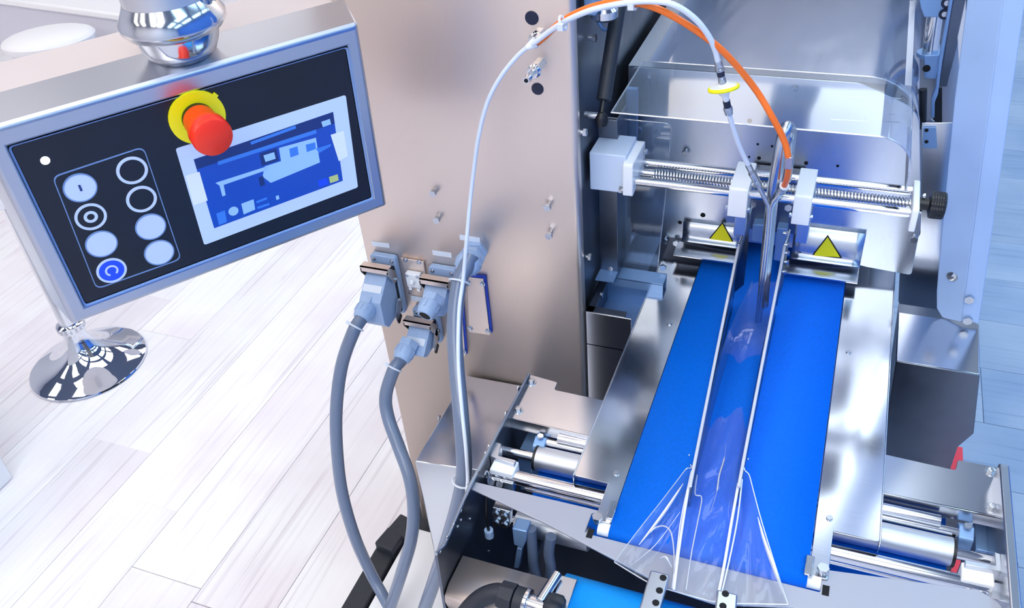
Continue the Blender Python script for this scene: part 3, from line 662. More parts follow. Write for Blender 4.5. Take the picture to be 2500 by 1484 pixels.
# lower wide blue return belt
a, c = onz(1322, 1150, .838), onz(2306, 1375, .838)
MB().bx(a.x, c.x, .735, .9, .83, .836).build('return_belt', 'belt_blue', conv, bevel=.002)
MB().bx(a.x, c.x, .79, .90, .845, .849).build('return_belt', 'belt_blue', conv, bevel=.001)
MB().bx(SXL+.006, SXR-.01, .95, .954, .5, .88).build('cross_plate', 'steel_dark', conv)
MB().bx(SXL+.006, SXR-.01, .62, .95, .5, .505).build('bottom_plate', 'steel_dark', conv)
for x in (SXL+.03, SXR-.04):
    for y in (.66, .92): MB().cyl((x, y, 0), (x, y, .5), .02, 20).build('leg', 'zinc', conv)
# L-shaped clamps and white spacers at both ends
for side, Lp, Bp, bolts in ((1, ((1210, 1078), (1224, 1083), (1217, 1112), (1260, 1123), (1255, 1133), (1196, 1113)), (1230, 1137), ((1207, 1165), (1227, 1170))),
                            (-1, ((2428, 1347), (2443, 1352), (2447, 1395), (2357, 1378), (2356, 1366), (2431, 1380)), (2388, 1402), ((2368, 1441), (2397, 1446)))):
    MB().prism([onz(*q, .915) for q in Lp], (0, 0, -.022)).build('shaft_clamp', 'aluminium', conv, bevel=.0008)
    c = onz(*Bp, .908); o = MB().bx(c.x-.018, c.x+.018, c.y-.012, c.y+.014, c.z-.03, c.z).build('spacer_block', 'white_plastic', conv, bevel=.002)
    for q in bolts: inst(SCREW, onz(*q, .893)+Vector((0, -.008, 0)), (0, -.8, .6), .0055, conv, 'bolt')
    c2 = onz(*bolts[0], .893); MB().bx(min(onz(*q, .893).x for q in bolts)-.012, max(onz(*q, .893).x for q in bolts)+.018, c2.y-.006, c2.y+.02, .878, .895).build('rod_clamp', 'zinc', conv, bevel=.001)
# vertical blue-grey bars behind the left clamps and right clamps
for q0, q1, wpx in (((1292, 1045), (1262, 1110), 24), ((2385, 1270), (2382, 1340), 28)):
    a, c = onz(*q0, .86), onz(*q1, .86); MB().bx(c.x, c.x+.022, c.y, a.y, .78, .86).build('guide_bar', 'bracket_blue', conv, bevel=.001)

# --- deck rails either side of the belt
def rail(label, xin, xout, xn, yf, ymid, s, rivets):
    z = BZ-.001
    t = thing('deck_rail', label, 'rail', ((xin+xout)/2, 1.2, BZ))
    top = rounded([(xin, 1.7), (xin, yf), (xn, yf), (xn, ymid), (xout, ymid), (xout, 1.7)], [0, .003, .003, 0, .004, 0])
    MB().prism([(x, y, z) for x, y in top], (0, 0, -.002)).build('top_sheet', 'steel_y', t, bevel=.0007)
    MB().bx(min(xout, xout+s*.002), max(xout, xout+s*.002), ymid, 1.7, z-.024, z).build('folded_lip', 'steel_polished', t, bevel=.0008)
    for q in rivets: inst(RIVET, onz(*q, z), (0, 0, 1), .0042, t, 'rivet')
yn = .769
rail('stainless deck rail beside the belt on the side of the cable tower', BXL-.001, -.272, onz(1487, 1170, BZ).x, .704, yn, -1, ((1635, 790), (1505, 1155)))
rail('stainless deck rail beside the belt on the side of the pale blue post', BXR+.001, .1245, onz(2035, 1290, BZ).x, .70, .775, 1, ((2072, 860), (2025, 1265)))

# --- cover plates over the shafts
def cover(label, px, z, front, bolts):
    pts = [onz(*q, z) for q in px]; t = thing('cover_plate', label, 'cover plate', pts[0])
    q2 = rounded([(p.x, p.y) for p in pts], [.004]*len(pts), 4)
    MB().prism([(x, y, z) for x, y in q2], (0, 0, -.0025)).build('plate', 'steel', t, bevel=.0008)
    a, c = pts[front[0]], pts[front[1]]
    MB().prism([a, c, c+Vector((0, -.002, -.001)), c+Vector((0, -.003, -.018)), a+Vector((0, -.003, -.018)), a+Vector((0, -.002, -.001))], (0, .002, 0)).build('front_fold', 'steel', t, bevel=.0006)
    for q in bolts: inst(BOLT, onz(*q, z), (0, 0, 1), .0082, t, spin=.4)
cover('stainless cover plate with two bolts beside the steel box and tower', [(1242, 1019), (1295, 914), (1362, 933), (1354, 951), (1500, 982), (1470, 1073)], .912, (0, 5), ((1297, 933), (1265, 1001)))
cover('stainless cover plate with two bolts below the pale blue post', [(2100, 1192), (2110, 1097), (2333, 1147), (2338, 1122), (2440, 1141), (2437, 1262)], .905, (0, 5), ((2420, 1152), (2422, 1240)))

# --- front apron plate
t = thing('apron_plate', 'flat grey apron plate tapering to a point in front of the blue belt', 'plate', onz(1700, 1430, BZ))
AZ = BZ-.004
ap = [(1144, 1190), (1152, 1174), (1430, 1238), (1470, 1248), (1484, 1262), (1462, 1335), (1962, 1452), (1974, 1380), (2030, 1392), (2390, 1440), (2440, 1470), (2455, 1500), (2200, 1515), (1930, 1482), (1745, 1474), (1640, 1440), (1330, 1276)]
# keep the slot clear of the belt nose
app = [onz(*q, AZ) for q in ap]
nose = .682
pts = [(p.x, p.y) for p in app]
pts[5] = (BXL-.03, nose); pts[6] = (BXR+.016, nose); pts[4] = (BXL-.03, pts[4][1]); pts[7] = (BXR+.016, pts[8][1]+.0)
MB().prism([(x, y, AZ) for x, y in rounded(pts, [.012, .012, 0, .003, .003, .002, .002, .002, 0, .02, .02, 0, 0, .05, .03, .02, .05], 6)], (0, 0, -.003)).build('plate', 'tray_grey', t, bevel=.0007)
for q in ((1459, 1275), (2007, 1400)):
    c = onz(*q, AZ); inst(LONGBOLT, c, (0, 0, 1), .0072, t, 'bolt')
for q in ((1441, 1302), (2016, 1441)):
    c = onz(*q, AZ+.0004); MB().obox(c, (.008, 0, 0), (0, .014, 0), (0, 0, .0008)).build('slot', 'hole_shade', t)
for q in ((1494, 1250), (1975, 1385)):
    c = onz(*q, AZ+.004); MB().obox(c, (.010, 0, 0), (0, .03, 0), (0, 0, .010)).build('nose_bracket', 'steel_polished', t, bevel=.001)

# ================================================================== below the apron, left
int_ = thing('terminal_block', 'small bracket with four hex bolts under the grey apron plate', 'bracket', ony(1225, 1285, .70))
c = [ony(*q, .70) for q in ((1202, 1238), (1246, 1249), (1243, 1288), (1206, 1273))]
MB().prism(c, (0, .012, 0)).build('bracket_body', 'zinc', int_, bevel=.001)
for q in ((1212, 1251), (1233, 1257), (1213, 1272), (1234, 1277)): inst(SCREW, ony(*q, .70), (0, -1, 0), .0052, int_, 'bolt')
t = thing('lower_roller', 'short grey roller with steel shaft under the grey apron plate', 'roller', onz(1330, 1290, .82))
a, c = onz(1262, 1272, .83), onz(1440, 1318, .83); MB().cyl((a.x, a.y, .83), (c.x, a.y, .83), .017, 24).build('roller_body', 'aluminium', t)
MB().cyl((a.x-.03, a.y, .83), (a.x, a.y, .83), .007, 16).build('shaft', 'zinc', t)
t = thing('sensor_bracket', 'blue grey folded bracket on a thin stalk under the apron plate', 'bracket', ony(1265, 1380, .71))
MB().prism([ony(*q, .69) for q in ((1250, 1290), (1286, 1298), (1284, 1322), (1277, 1338), (1254, 1330))], (0, .02, 0)).build('bracket_body', 'bracket_blue', t, bevel=.0015)
MB().prism([ony(*q, .695) for q in ((1262, 1338), (1274, 1341), (1266, 1388), (1254, 1386))], (0, .01, 0)).build('stalk', 'bracket_blue', t, bevel=.001)
for i, (pth, lab) in enumerate(((((1296, 1290), (1300, 1340), (1303, 1380), (1315, 1420)), 'dark sheathed cable dropping under the apron beside the bracket'), (((1345, 1310), (1340, 1350), (1345, 1390), (1338, 1430)), 'dark sheathed cable dropping under the apron beside the blue roll'))):
    tag(MB().tube(smooth_path([ony(*q, .70) for q in pth], 6), .0075, 14).build('cable', 'plug_dark'), lab, 'cable')
t = thing('inner_wire', 'thin black wire dropping through a pale bushing inside the side plate', 'wire', onx(1193, 1300, SXL+.02))
MB().tube(smooth_path([onx(*q, SXL+.02) for q in ((1188, 1200), (1187, 1250), (1190, 1280), (1194, 1297))], 5), .0024, 8).build('wire', 'black_plastic', t)
c = onx(1194, 1300, SXL+.02); MB().cyl(c+Vector((0, 0, -.008)), c+Vector((0, 0, .006)), .0065, 18).build('bushing', 'plug_grey', t)
MB().tube(smooth_path([onx(*q, SXL+.012) for q in ((1184, 1160), (1188, 1150), (1192, 1160), (1191, 1176))], 5), .0016, 8).build('wire_clip', 'zinc', t)
# steel chute box at the bottom
k0, k1 = onx(1130, 1357, SXL+.004), onx(1087, 1446, SXL+.004)
t = thing('steel_chute', 'brushed steel box with rounded front edge at the foot of the side plate', 'box', (k1.x, k1.y, .5))
xr = -.262
prof = [(k0.y, k0.z), ((k0.y*.2+k1.y*.8), (k0.z*.2+k1.z*.8)+.002), (k1.y-.002, k1.z-.004), (k1.y-.004, k1.z-.014), (k1.y+.02, k1.z-.12), (k1.y+.03, .52)]
b = MB(); b.sheet([[(x, y, z) for x in (SXL+.004, (SXL+xr)/2, xr)] for y, z in prof]).build('shell', 'steel_warm', t, thick=.002)
MB().prism([(SXL+.004, y, z) for y, z in prof]+[(SXL+.004, k0.y, .52)], (.0015, 0, 0)).build('end_cheek', 'steel_dark', t)
MB().prism([(xr-.002, y, z) for y, z in prof]+[(xr-.002, k0.y, .52)], (.0015, 0, 0)).build('end_cheek', 'steel_dark', t)

# hose, star knob and guide rod at the bottom edge
HZ_ = .875
t = thing('air_hose', 'black rubber hose elbow with a hex collar and polished flange', 'hose', onz(1240, 1460, HZ_))
hp = [onz(*q, z) for q, z in (((1120, 1520), .83), ((1150, 1482), .85), ((1178, 1458), .865), ((1210, 1447), HZ_), ((1230, 1450), HZ_), ((1250, 1456), HZ_))]
MB().tube(smooth_path(hp, 8), .0125, 20).build('hose_body', 'rubber', t)
a = onz(1222, 1450, HZ_); d = Vector((1, -.05, 0)).normalized()
MB().cyl(a, a+d*.020, .0185, 8, .0195).build('hose_nut', 'rubber', t, bevel=.001)
MB().cyl(a+d*.022, a+d*.034, .0175, 24).build('hose_socket', 'rubber', t)
MB().cyl(a+d*.034, a+d*.040, .0185, 28).build('flange', 'steel_polished', t, bevel=.001)
MB().cyl(a+d*.040, a+d*.064, .0125, 24).build('adapter', 'steel_polished', t)
t = thing('star_knob', 'black star knob clamped beside the blue film roll', 'knob', onz(1345, 1462, HZ_))
kc = a+d*.062+Vector((0, 0, .002)); u, v, ax_ = frame_of(d); n = 60
ring = [(.0185+.003*math.cos(5*2*math.pi*i/n)) for i in range(n)]
b = MB(); prof = [(0, .78), (.004, 1.0), (.018, 1.0), (.023, .8), (.024, .05)]
rows = [[kc+ax_*h+(u*math.cos(2*math.pi*i/n)+v*math.sin(2*math.pi*i/n))*ring[i % n]*k for i in range(n+1)] for h, k in prof]
b.sheet(rows).build('knob_body', 'rubber', t, smooth=50)
MB().cyl(kc+ax_*.02, kc+ax_*.05, .005, 14).build('knob_spindle', 'zinc', t)
t = thing('guide_rod', 'short pale steel rod lying beside the black star knob', 'rod', onz(1340, 1420, HZ_))
a, c = onz(1362, 1400, HZ_+.01), onz(1318, 1470, HZ_+.01); MB().cyl(a, c, .0068, 20).build('rod_body', 'steel_polished', t, bevel=.0015)
MB().obox(c.lerp(a, .55)+Vector((.018, 0, -.012)), (.022, 0, 0), (0, .05, 0), (0, 0, .01)).build('rod_holder', 'zinc', t, bevel=.001)
inst(SCREW, c.lerp(a, .45)+Vector((.018, 0, -.007)), (0, 0, 1), .004, t)
# bright blue infeed belt
t = thing('infeed_belt', 'bright light blue infeed belt wrapped round its front roller', 'conveyor belt', (-.12, .6, .8))
x0, x1 = -.247, .0; zt = .872; yc = .628; R_ = .03
prof = [(.2, zt), (.5, zt)]+[(yc+R_*math.sin(k*math.pi/10), zt-R_+R_*math.cos(k*math.pi/10)) for k in range(11)]+[(.2, zt-2*R_)]
MB().sheet([[(x0, y, z), (x1, y, z)] for y, z in prof]).build('belt', 'belt_bright', t, thick=.003)
MB().cyl((x0-.004, yc, zt-R_), (x1+.004, yc, zt-R_), R_-.003, 28).build('roller', 'zinc', t)
# grey bars with holes
for label, q0, q1, hs in (('grey drilled bar standing on the blue infeed belt under the film edge', (1612, 1396), (1582, 1500), ((1619, 1410), (1610, 1441), (1601, 1471))), ('grey drilled bar at the open edge of the clear film', (1776, 1444), (1768, 1520), ((1771, 1449), (1765, 1479)))):
    a, c = onz(*q0, .935), onz(*q1, .935); t = thing('drilled_bar', label, 'bar', (a.x, a.y, .87))
    MB().obox((a+c)/2-Vector((0, 0, .006)), (.024, 0, 0), (c-a), (0, 0, .012)).build('bar', 'zinc', t, bevel=.002)
    MB().obox(c.lerp(a, .2)-Vector((0, 0, .04)), (.012, 0, 0), (0, .012, 0), (0, 0, .066)).build('support', 'zinc', t)
    for q in hs: inst(HOLE, onz(*q, .9352), (0, 0, 1), .0042, t, 'hole')

# ================================================================== lower left: steel box, base tray
BT = .74
t = thing('steel_motor_box', 'dark brushed steel box between the cable tower and the conveyor side plate', 'box', onz(1090, 1050, BT)-Vector((0, 0, BT-.25)))
q = [onz(*p, BT) for p in ((1137, 915), (1300, 936), (1170, 1149), (1013, 1126))]
q[0].y = min(q[0].y, TY-.002); q[1].y = min(q[1].y, TY-.002); q[1].x = min(q[1].x, SXL-.006); q[2].x = min(q[2].x, SXL-.006)
MB().prism(q, (0, 0, -.40)).build('box_shell', 'steel', t, bevel=.002)
inst(RIVET, onz(1075, 1012, BT)+Vector((-.002, 0, -.01)), (-1, 0, 0), .006, t, 'stud')
tray = thing('base_tray', 'white base tray with black edge rail under the grey cables', 'tray', (-.6, .8, 0))
MB().bx(-.775, -.43, .45, TY-.03, .225, .247).build('tray_plate', 'white_gloss', tray, bevel=.003)
MB().bx(-.835, -.785, .40, TY-.06, .205, .24).build('edge_rail', 'rubber', tray, bevel=.004)
MB().bx(-.80, -.40, .40, TY+.4, .19, .222).build('base_frame', 'rubber', tray)
for q in ((985, 1292), (955, 1325)):
    c = onz(*q, .25); MB().prism([c+Vector(v) for v in ((-.03, -.02, -.02), (.02, -.03, -.02), (.025, .02, -.02), (-.02, .03, -.02))], (0, 0, .035)).build('rubber_foot', 'rubber', tray, bevel=.004)
for x in (-.78, -.42):
    for y in (.45, 1.4): MB().cyl((x, y, 0), (x, y, .19), .025, 20).build('leg', 'zinc', tray)

# ================================================================== film guides, film
FL = [ony(1836, 502, 1.20), ony(1803, 600, 1.195), ony(1752, 850, 1.0), onz(1692, 1150, .966), onz(1686, 1185, .962)]
FR = [ony(1928, 560, 1.21), ony(1916, 600, 1.195), ony(1868, 850, 1.0), onz(1810.5, 1150, .966), onz(1805, 1185, .962)]
def fin(label, top):
    t = thing('film_guide', label, 'film guide', (top[-1].x, top[-1].y, BZ+.002))
    tp = smooth_path(top[1:], 6)
    MB().sheet([tp, [Vector((p.x, p.y, BZ+.003)) for p in tp]]).build('guide_fin', 'acrylic', t, thick=.002)
    MB().tube(tp, .0022, 8).build('fin_edge', 'strip_grey', t)
    a = top[0]
    MB().sheet([[a, tp[0], Vector((tp[0].x, tp[0].y-.02, tp[0].z-.004))], [Vector((a.x, a.y, .97)), Vector((tp[0].x, tp[0].y, .955)), Vector((tp[0].x, tp[0].y-.02, .955))]]).build('hanger_plate', 'steel_dark', t, thick=.003)
    MB().tube([a, tp[0]], .0018, 8).build('hanger_edge', 'zinc', t)
    return t
fl = fin('clear film guide fin standing on the belt below the white clamp near the tower', FL)
fr = fin('clear film guide fin standing on the belt with a column of bolts', FR)
for q in ((1808, 598), (1806, 552), (1803, 572)): inst(SCREW, ony(*q, 1.195)+Vector((-.002, 0, 0)), (-1, 0, 0), .0045, fl, 'bolt')
for q in ((1922, 570), (1925, 598), (1924, 640), (1925, 618), (1918, 664)): inst(LONGBOLT, ony(*q, 1.195)+Vector((-.006, 0, 0)), (1, 0, 0), .0042, fr, 'bolt')
for q in ((1691, 1137), (1687, 1112)): inst(RIVET, onz(*q, .96)+Vector((-.002, 0, 0)), (-1, 0, 0), .002, fl, 'pin')
inst(RIVET, onz(1822, 1120, .96)+Vector((.002, 0, 0)), (1, 0, 0), .002, fr, 'pin')

ez = BZ+.0035
fz4 = (.962, .952, .94, .93)
rowsLT = [ony(1822, 640, 1.15)+Vector((.012, 0, -.03)), FL[2]+Vector((.006, 0, -.004)), onz(1696, 1110, .966)+Vector((.002, 0, 0)), onz(1672, 1148, .958), onz(1617, 1220, .946), onz(1560, 1292, .934), onz(1500, 1371, AZ+.004)]
rowsLB = [ony(1840, 690, 1.13), onz(1785, 850, ez), onz(1714, 1110, ez), onz(1700, 1170, ez), onz(1684, 1250, ez), onz(1668, 1340, ez), onz(1648, 1441, ez)]
rowsRB = [ony(1900, 690, 1.13), onz(1868, 850, ez), onz(1806, 1110, ez), onz(1797, 1180, ez), onz(1784, 1270, ez), onz(1770, 1370, ez), onz(1752, 1470, ez)]
rowsRT = [ony(1922, 640, 1.15)+Vector((-.004, 0, -.03)), FR[2]+Vector((-.004, 0, -.004)), onz(1817, 1110, .966), onz(1831, 1165, .958), onz(1856, 1260, .946), onz(1888, 1365, .934), onz(1924, 1476, AZ+.004)]
for L in (rowsLB, rowsRB): L[0].z = max(L[0].z, ez)
sLT, sLB, sRB, sRT = [smooth_path(L, 8) for L in (rowsLT, rowsLB, rowsRB, rowsRT)]
rows = []
for i in range(len(sLT)):
    row = []; k = i/(len(sLT)-1)
    for j in range(9):
        q = j/8; p = sLT[i].lerp(sLB[i], q); p.z += -.006*math.sin(math.pi*q)+.003*math.sin(j*2.1+i*.5)*min(1, k*1.5)*math.sin(math.pi*q); row.append(p)
    for j in range(1, 9):
        q = j/8; p = sLB[i].lerp(sRB[i], q); p.z += (.006+.003*math.sin(i*.6+j))*math.sin(math.pi*q)*(.4+.6*k); row.append(p)
    for j in range(1, 9):
        q = j/8; p = sRB[i].lerp(sRT[i], q); p.z += -.006*math.sin(math.pi*q)+.003*math.sin(j*1.7+i*.4)*min(1, k*1.5)*math.sin(math.pi*q); row.append(p)
    rows.append(row)
t = thing('clear_film', 'clear plastic film folding up from the apron between the two guides', 'film', (rows[-1][12].x, rows[-1][12].y, AZ))
MB().sheet(rows).build('film_sheet', 'film', t, smooth=80)
for nm, L, r in (('film_edge_highlight', sLT[18:], .0006), ('film_edge_highlight', sRT[18:], .0007)): MB().tube(L, r, 6).build(nm, 'film_edge_highlight', t)  # pale tubes paint in highlights along the film's edges
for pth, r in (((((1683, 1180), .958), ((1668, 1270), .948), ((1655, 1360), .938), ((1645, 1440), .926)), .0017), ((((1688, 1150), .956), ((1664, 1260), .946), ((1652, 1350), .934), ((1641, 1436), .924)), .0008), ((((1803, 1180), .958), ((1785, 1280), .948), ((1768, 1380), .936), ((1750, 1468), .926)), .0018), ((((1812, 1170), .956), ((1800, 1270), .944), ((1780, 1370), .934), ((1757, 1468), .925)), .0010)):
    MB().tube(smooth_path([onz(*q, z) for q, z in pth], 6), r, 8).build('film_fold_streak', 'film_streak_white', t)  # white tubes stand in for bright streaks along the folds
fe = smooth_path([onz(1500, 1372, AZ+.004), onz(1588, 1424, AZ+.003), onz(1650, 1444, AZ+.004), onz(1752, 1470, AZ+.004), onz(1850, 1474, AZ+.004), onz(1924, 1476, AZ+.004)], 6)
MB().tube(fe, .0009, 6).build('film_edge_highlight', 'film_edge_highlight', t)
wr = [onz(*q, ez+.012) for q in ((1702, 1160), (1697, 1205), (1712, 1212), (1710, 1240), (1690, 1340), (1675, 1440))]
MB().tube(smooth_path(wr, 6), .0009, 6).build('film_wrinkle_glint', 'film_edge_highlight', t)
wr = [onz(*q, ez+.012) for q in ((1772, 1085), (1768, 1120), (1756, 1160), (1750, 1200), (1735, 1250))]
MB().tube(smooth_path(wr, 6), [.0002]*6+[.0012]*12+[.0003]*7, 6).build('film_wrinkle_glint', 'film_edge_highlight', t)  # curved glints inside the film, built as pale tubes

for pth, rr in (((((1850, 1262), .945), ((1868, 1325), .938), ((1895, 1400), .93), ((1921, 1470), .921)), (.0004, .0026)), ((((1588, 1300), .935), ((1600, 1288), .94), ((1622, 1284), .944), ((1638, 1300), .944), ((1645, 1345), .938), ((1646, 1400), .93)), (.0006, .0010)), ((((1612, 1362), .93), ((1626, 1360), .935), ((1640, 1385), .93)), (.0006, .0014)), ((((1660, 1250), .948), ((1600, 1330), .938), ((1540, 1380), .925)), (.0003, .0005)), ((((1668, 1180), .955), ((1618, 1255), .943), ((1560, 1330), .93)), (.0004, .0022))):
    P_ = smooth_path([onz(*q, z) for q, z in pth], 6); n = len(P_); MB().tube(P_, [rr[0]+(rr[1]-rr[0])*math.sin(math.pi*min(1, i/(n-1)*1.0)) for i in range(n)], 6).build('film_wrinkle_glint', 'film_edge_highlight', t)  # tapered pale tubes paint in white glints on the wrinkles

# ================================================================== width-adjusting spindle
CL = thing('width_spindle', 'polished double rod and threaded spindle with white end plates and black knob', 'spindle', (-.1, 1.19, 1.13))
MB().bx(-.358, -.3, 1.155, 1.222, 1.143, 1.208).build('mounting_block', 'block_pale', CL, bevel=.0015)
def endplate(x0, x1, y0, y1, z0, z1):
    pr_ = rounded([(y0, z0), (y1, z0+.01), (y1, z1), (y0, z1)], [.004, .004, .004, .006], 3)
    return MB().prism([(x0, y, z) for y, z in pr_], (x1-x0, 0, 0)).build('end_plate', 'white_plastic', CL, bevel=.0015)
e0 = endplate(-.303, -.287, 1.146, 1.226, 1.143, 1.2)
xr0, xr1 = onz(2231, 437, 1.18).x, onz(2247, 440, 1.18).x
e1 = endplate(xr0, xr1, 1.143, 1.226, 1.142, 1.181)
def rod(pl_, pr_, Y, r, name='guide_rod'):
    a, c = ony(*pl_, Y), ony(*pr_, Y); a.x = -.29; c.x = xr0+.002; return MB().cyl(a, c, r, 24).build(name, 'steel_polished', CL), a, c
rod((1562, 443), (2225, 520), 1.162, .0068); rod((1583, 398), (2228, 466), 1.212, .0068)
_, sa, sb = rod((1605, 425), (2225, 498), 1.188, .0062, 'spindle_core')
b = MB(); n = 14; L = (sb-sa).length; pitch = .0046; u, v, a_ = frame_of(sb-sa); rows = []
k = int(L/pitch*4)
rows = [[sa+a_*(i*pitch/4+pitch*j/n)+(u*math.cos(2*math.pi*j/n)+v*math.sin(2*math.pi*j/n))*(.0066, .0086, .0088, .0068)[i % 4] for j in range(n+1)] for i in range(int(.025/pitch*4), k-4)]
b.sheet(rows).build('thread', 'steel_polished', CL, smooth=20)
for p, X in ((e0, -.286),):
    for y, z in ((1.216, 1.186), (1.2, 1.158)): inst(SCREW, (X, y, z), (1, 0, 0), .005, CL, 'bolt')
inst(SCREW, (-.303, 1.15, 1.152), (-1, 0, 0), .006, CL, 'bolt')
kc = ony(2252, 497, 1.188)
MB().cyl((xr1, 1.188, kc.z), (xr1+.02, 1.188, kc.z), .009, 20).build('knob_hub', 'black_plastic', CL)
b = MB(); n = 36; kx = xr1+.014; prof = [(0, .6), (.002, .97), (.005, 1), (.018, 1), (.021, .95), (.0225, .6), (.0225, .02)]
rows = [[(kx+h, 1.188+math.cos(2*math.pi*i/n)*(.0195 if i % 2 else .0185)*kk, kc.z+math.sin(2*math.pi*i/n)*(.0195 if i % 2 else .0185)*kk) for i in range(n+1)] for h, kk in prof]
kn = b.sheet(rows).build('hand_knob', 'black_plastic', CL, smooth=15)
for j in range(5):
    MB().torus((kx+.005+j*.0033, 1.188, kc.z), (1, 0, 0), .0192, .0007, 36, 5).build('knurl_ring', 'rubber', kn)
for s in (-1, 1): inst(SCREW, (xr1+.004, 1.188, kc.z+s*.013), (1, 0, 0), .0035, CL, 'bolt')
# white carriers that hold the film guides
for label, (q0, q1) in (('white clamp block on the spindle above the guide fin near the tower', ((1803, 393), (1848, 398))), ('white clamp block on the spindle above the guide fin with bolts', ((1955, 411), (1998, 413)))):
    x0, x1 = onz(*q0, 1.18).x, onz(*q1, 1.18).x; t = thing('clamp_block', label, 'clamp block', ((x0+x1)/2, 1.185, 1.13))
    pr_ = rounded([(1.143, 1.132), (1.228, 1.138), (1.228, 1.181), (1.143, 1.181)], [.002, .002, .004, .004], 3)
    MB().prism([(x0, y, z) for y, z in pr_], (x1-x0, 0, 0)).build('block', 'white_plastic', t, bevel=.001)
    inst(SCREW, (x0, 1.152, 1.142), (-1, 0, 0), .004, t, 'bolt'); inst(SCREW, (x1, 1.152, 1.142), (1, 0, 0), .004, t, 'bolt')
    MB().bx((x0+x1)/2-.004, (x0+x1)/2+.014, 1.16, 1.2, 1.09, 1.133).build('hanger', 'zinc', t, bevel=.001)

# gas lances and air tubes
t = thing('gas_lance', 'polished inverted U steel pipe with two thin lances pointing down to the belt', 'pipe', onz(1850, 785, .95))
big = [ony(1862, 745, 1.13), ony(1866, 690, 1.13), ony(1874, 600, 1.128), ony(1884, 500, 1.122), ony(1890, 450, 1.112), ony(1901, 390, 1.10), ony(1912, 335, 1.098), ony(1920, 312, 1.106), ony(1928, 316, 1.122), ony(1928, 340, 1.134), ony(1922, 400, 1.138), ony(1916, 440, 1.14)]
MB().tube(smooth_path(big, 8), .0086, 20).build('main_pipe', 'zinc', t)
l1 = [ony(1852, 452, 1.105), ony(1860, 470, 1.105), ony(1870, 490, 1.106), ony(1876, 510, 1.107), ony(1873, 560, 1.108), ony(1862, 660, 1.11), ony(1848, 786, 1.115)]
l2 = [ony(1907, 470, 1.105), ony(1897, 482, 1.105), ony(1888, 495, 1.106), ony(1883, 515, 1.107), ony(1880, 560, 1.108), ony(1868, 660, 1.11), ony(1854, 784, 1.115)]
MB().tube(smooth_path(l1, 8), .0034, 12).build('thin_lance', 'zinc', t); MB().tube(smooth_path(l2, 8), .0034, 12).build('thin_lance', 'zinc', t)
oj = MB().cyl(ony(1826, 402, 1.098), ony(1836, 422, 1.10), .0042, 16).build('luer_joint', 'clear_plastic', t)
MB().cyl(ony(1836, 422, 1.10), ony(1853, 454, 1.105), .0055, 16, .0048).build('luer_joint', 'clear_plastic', t)
MB().cyl(ony(1907, 470, 1.105), ony(1914, 456, 1.103), .006, 16).build('luer_joint', 'clear_plastic', t)
MB().lathe(ony(1914, 457, 1.103), ony(1918, 445, 1.10)-ony(1914, 457, 1.103), [(.006, 0), (.007, .002), (.006, .005)], 18).build('tube_collar', 'white_plastic', t)
org = [ony(1308, 108, 1.045), ony(1330, 90, 1.04), ony(1372, 52, 1.03), ony(1430, 22, 1.02), ony(1500, 5, 1.02), ony(1560, 8, 1.02), ony(1625, 30, 1.02), ony(1700, 75, 1.03), ony(1770, 130, 1.045), ony(1840, 212, 1.065), ony(1885, 285, 1.062), ony(1915, 345, 1.066), ony(1925, 390, 1.068), ony(1923, 430, 1.082), ony(1915, 453, 1.100)]
tag(MB().tube(smooth_path(org, 8), .0042, 14).build('air_tube', 'orange'), 'bright orange air tube arching from the tower fitting down to the lance', 'tube')
c = ony(1926, 395, 1.068); o = MB().obox(c, (.009, 0, 0), (0, .01, 0), (0, 0, .018)).build('tube_marker', 'clear_plastic', bevel=.001); tag(o, 'small clear marker sleeve clipped on the orange tube', 'marker')
wht = [ony(1300, 108, 1.038), ony(1340, 78, 1.032), ony(1380, 52, 1.022), ony(1440, 26, 1.012), ony(1510, 10, 1.01), ony(1580, 3, 1.01), ony(1640, 10, 1.012), ony(1690, 40, 1.02), ony(1725, 80, 1.03), ony(1745, 120, 1.04), ony(1753, 150, 1.045)]
tag(MB().tube(smooth_path(wht, 8), .0036, 14).build('air_tube', 'tube_white'), 'white air tube arching beside the orange tube to the yellow filter', 'tube')
wh2 = [ony(1779, 272, 1.062), ony(1786, 300, 1.068), ony(1800, 345, 1.08), ony(1815, 380, 1.092), ony(1827, 403, 1.098)]
tag(MB().tube(smooth_path(wh2, 8), .0034, 14).build('air_tube', 'tube_white'), 'short white air tube between the yellow filter and the lance', 'tube')
w3 = [ony(1292, 112, 1.04), ony(1262, 138, 1.04), ony(1222, 188, 1.035), ony(1190, 250, 1.03), ony(1169, 330, 1.025), ony(1156, 420, 1.02), ony(1146, 510, 1.01), ony(1138, 600, .99), ony(1131, 680, .975), ony(1121, 760, .945), ony(1119, 880, .895), ony(1128, 1000, .845), ony(1138, 1100, .812), ony(1142, 1165, .80), ony(1140, 1200, .79)]
tag(MB().tube(smooth_path(w3, 8), .0031, 12).build('air_tube', 'tube_white'), 'long thin white tube falling from the fitting along the thick cable', 'tube')
t = thing('tube_branch', 'white tapered tube joint on the cabinet fitting where the tubes meet', 'joint', ony(1300, 108, 1.04))
MB().cyl(ony(1288, 116, 1.04), ony(1308, 102, 1.042), .0042, 16, .0072).build('joint_body', 'white_plastic', t)
MB().cyl(ony(1306, 104, 1.046), ony(1312, 96, 1.062), .008, 16).build('joint_nut', 'zinc', t)
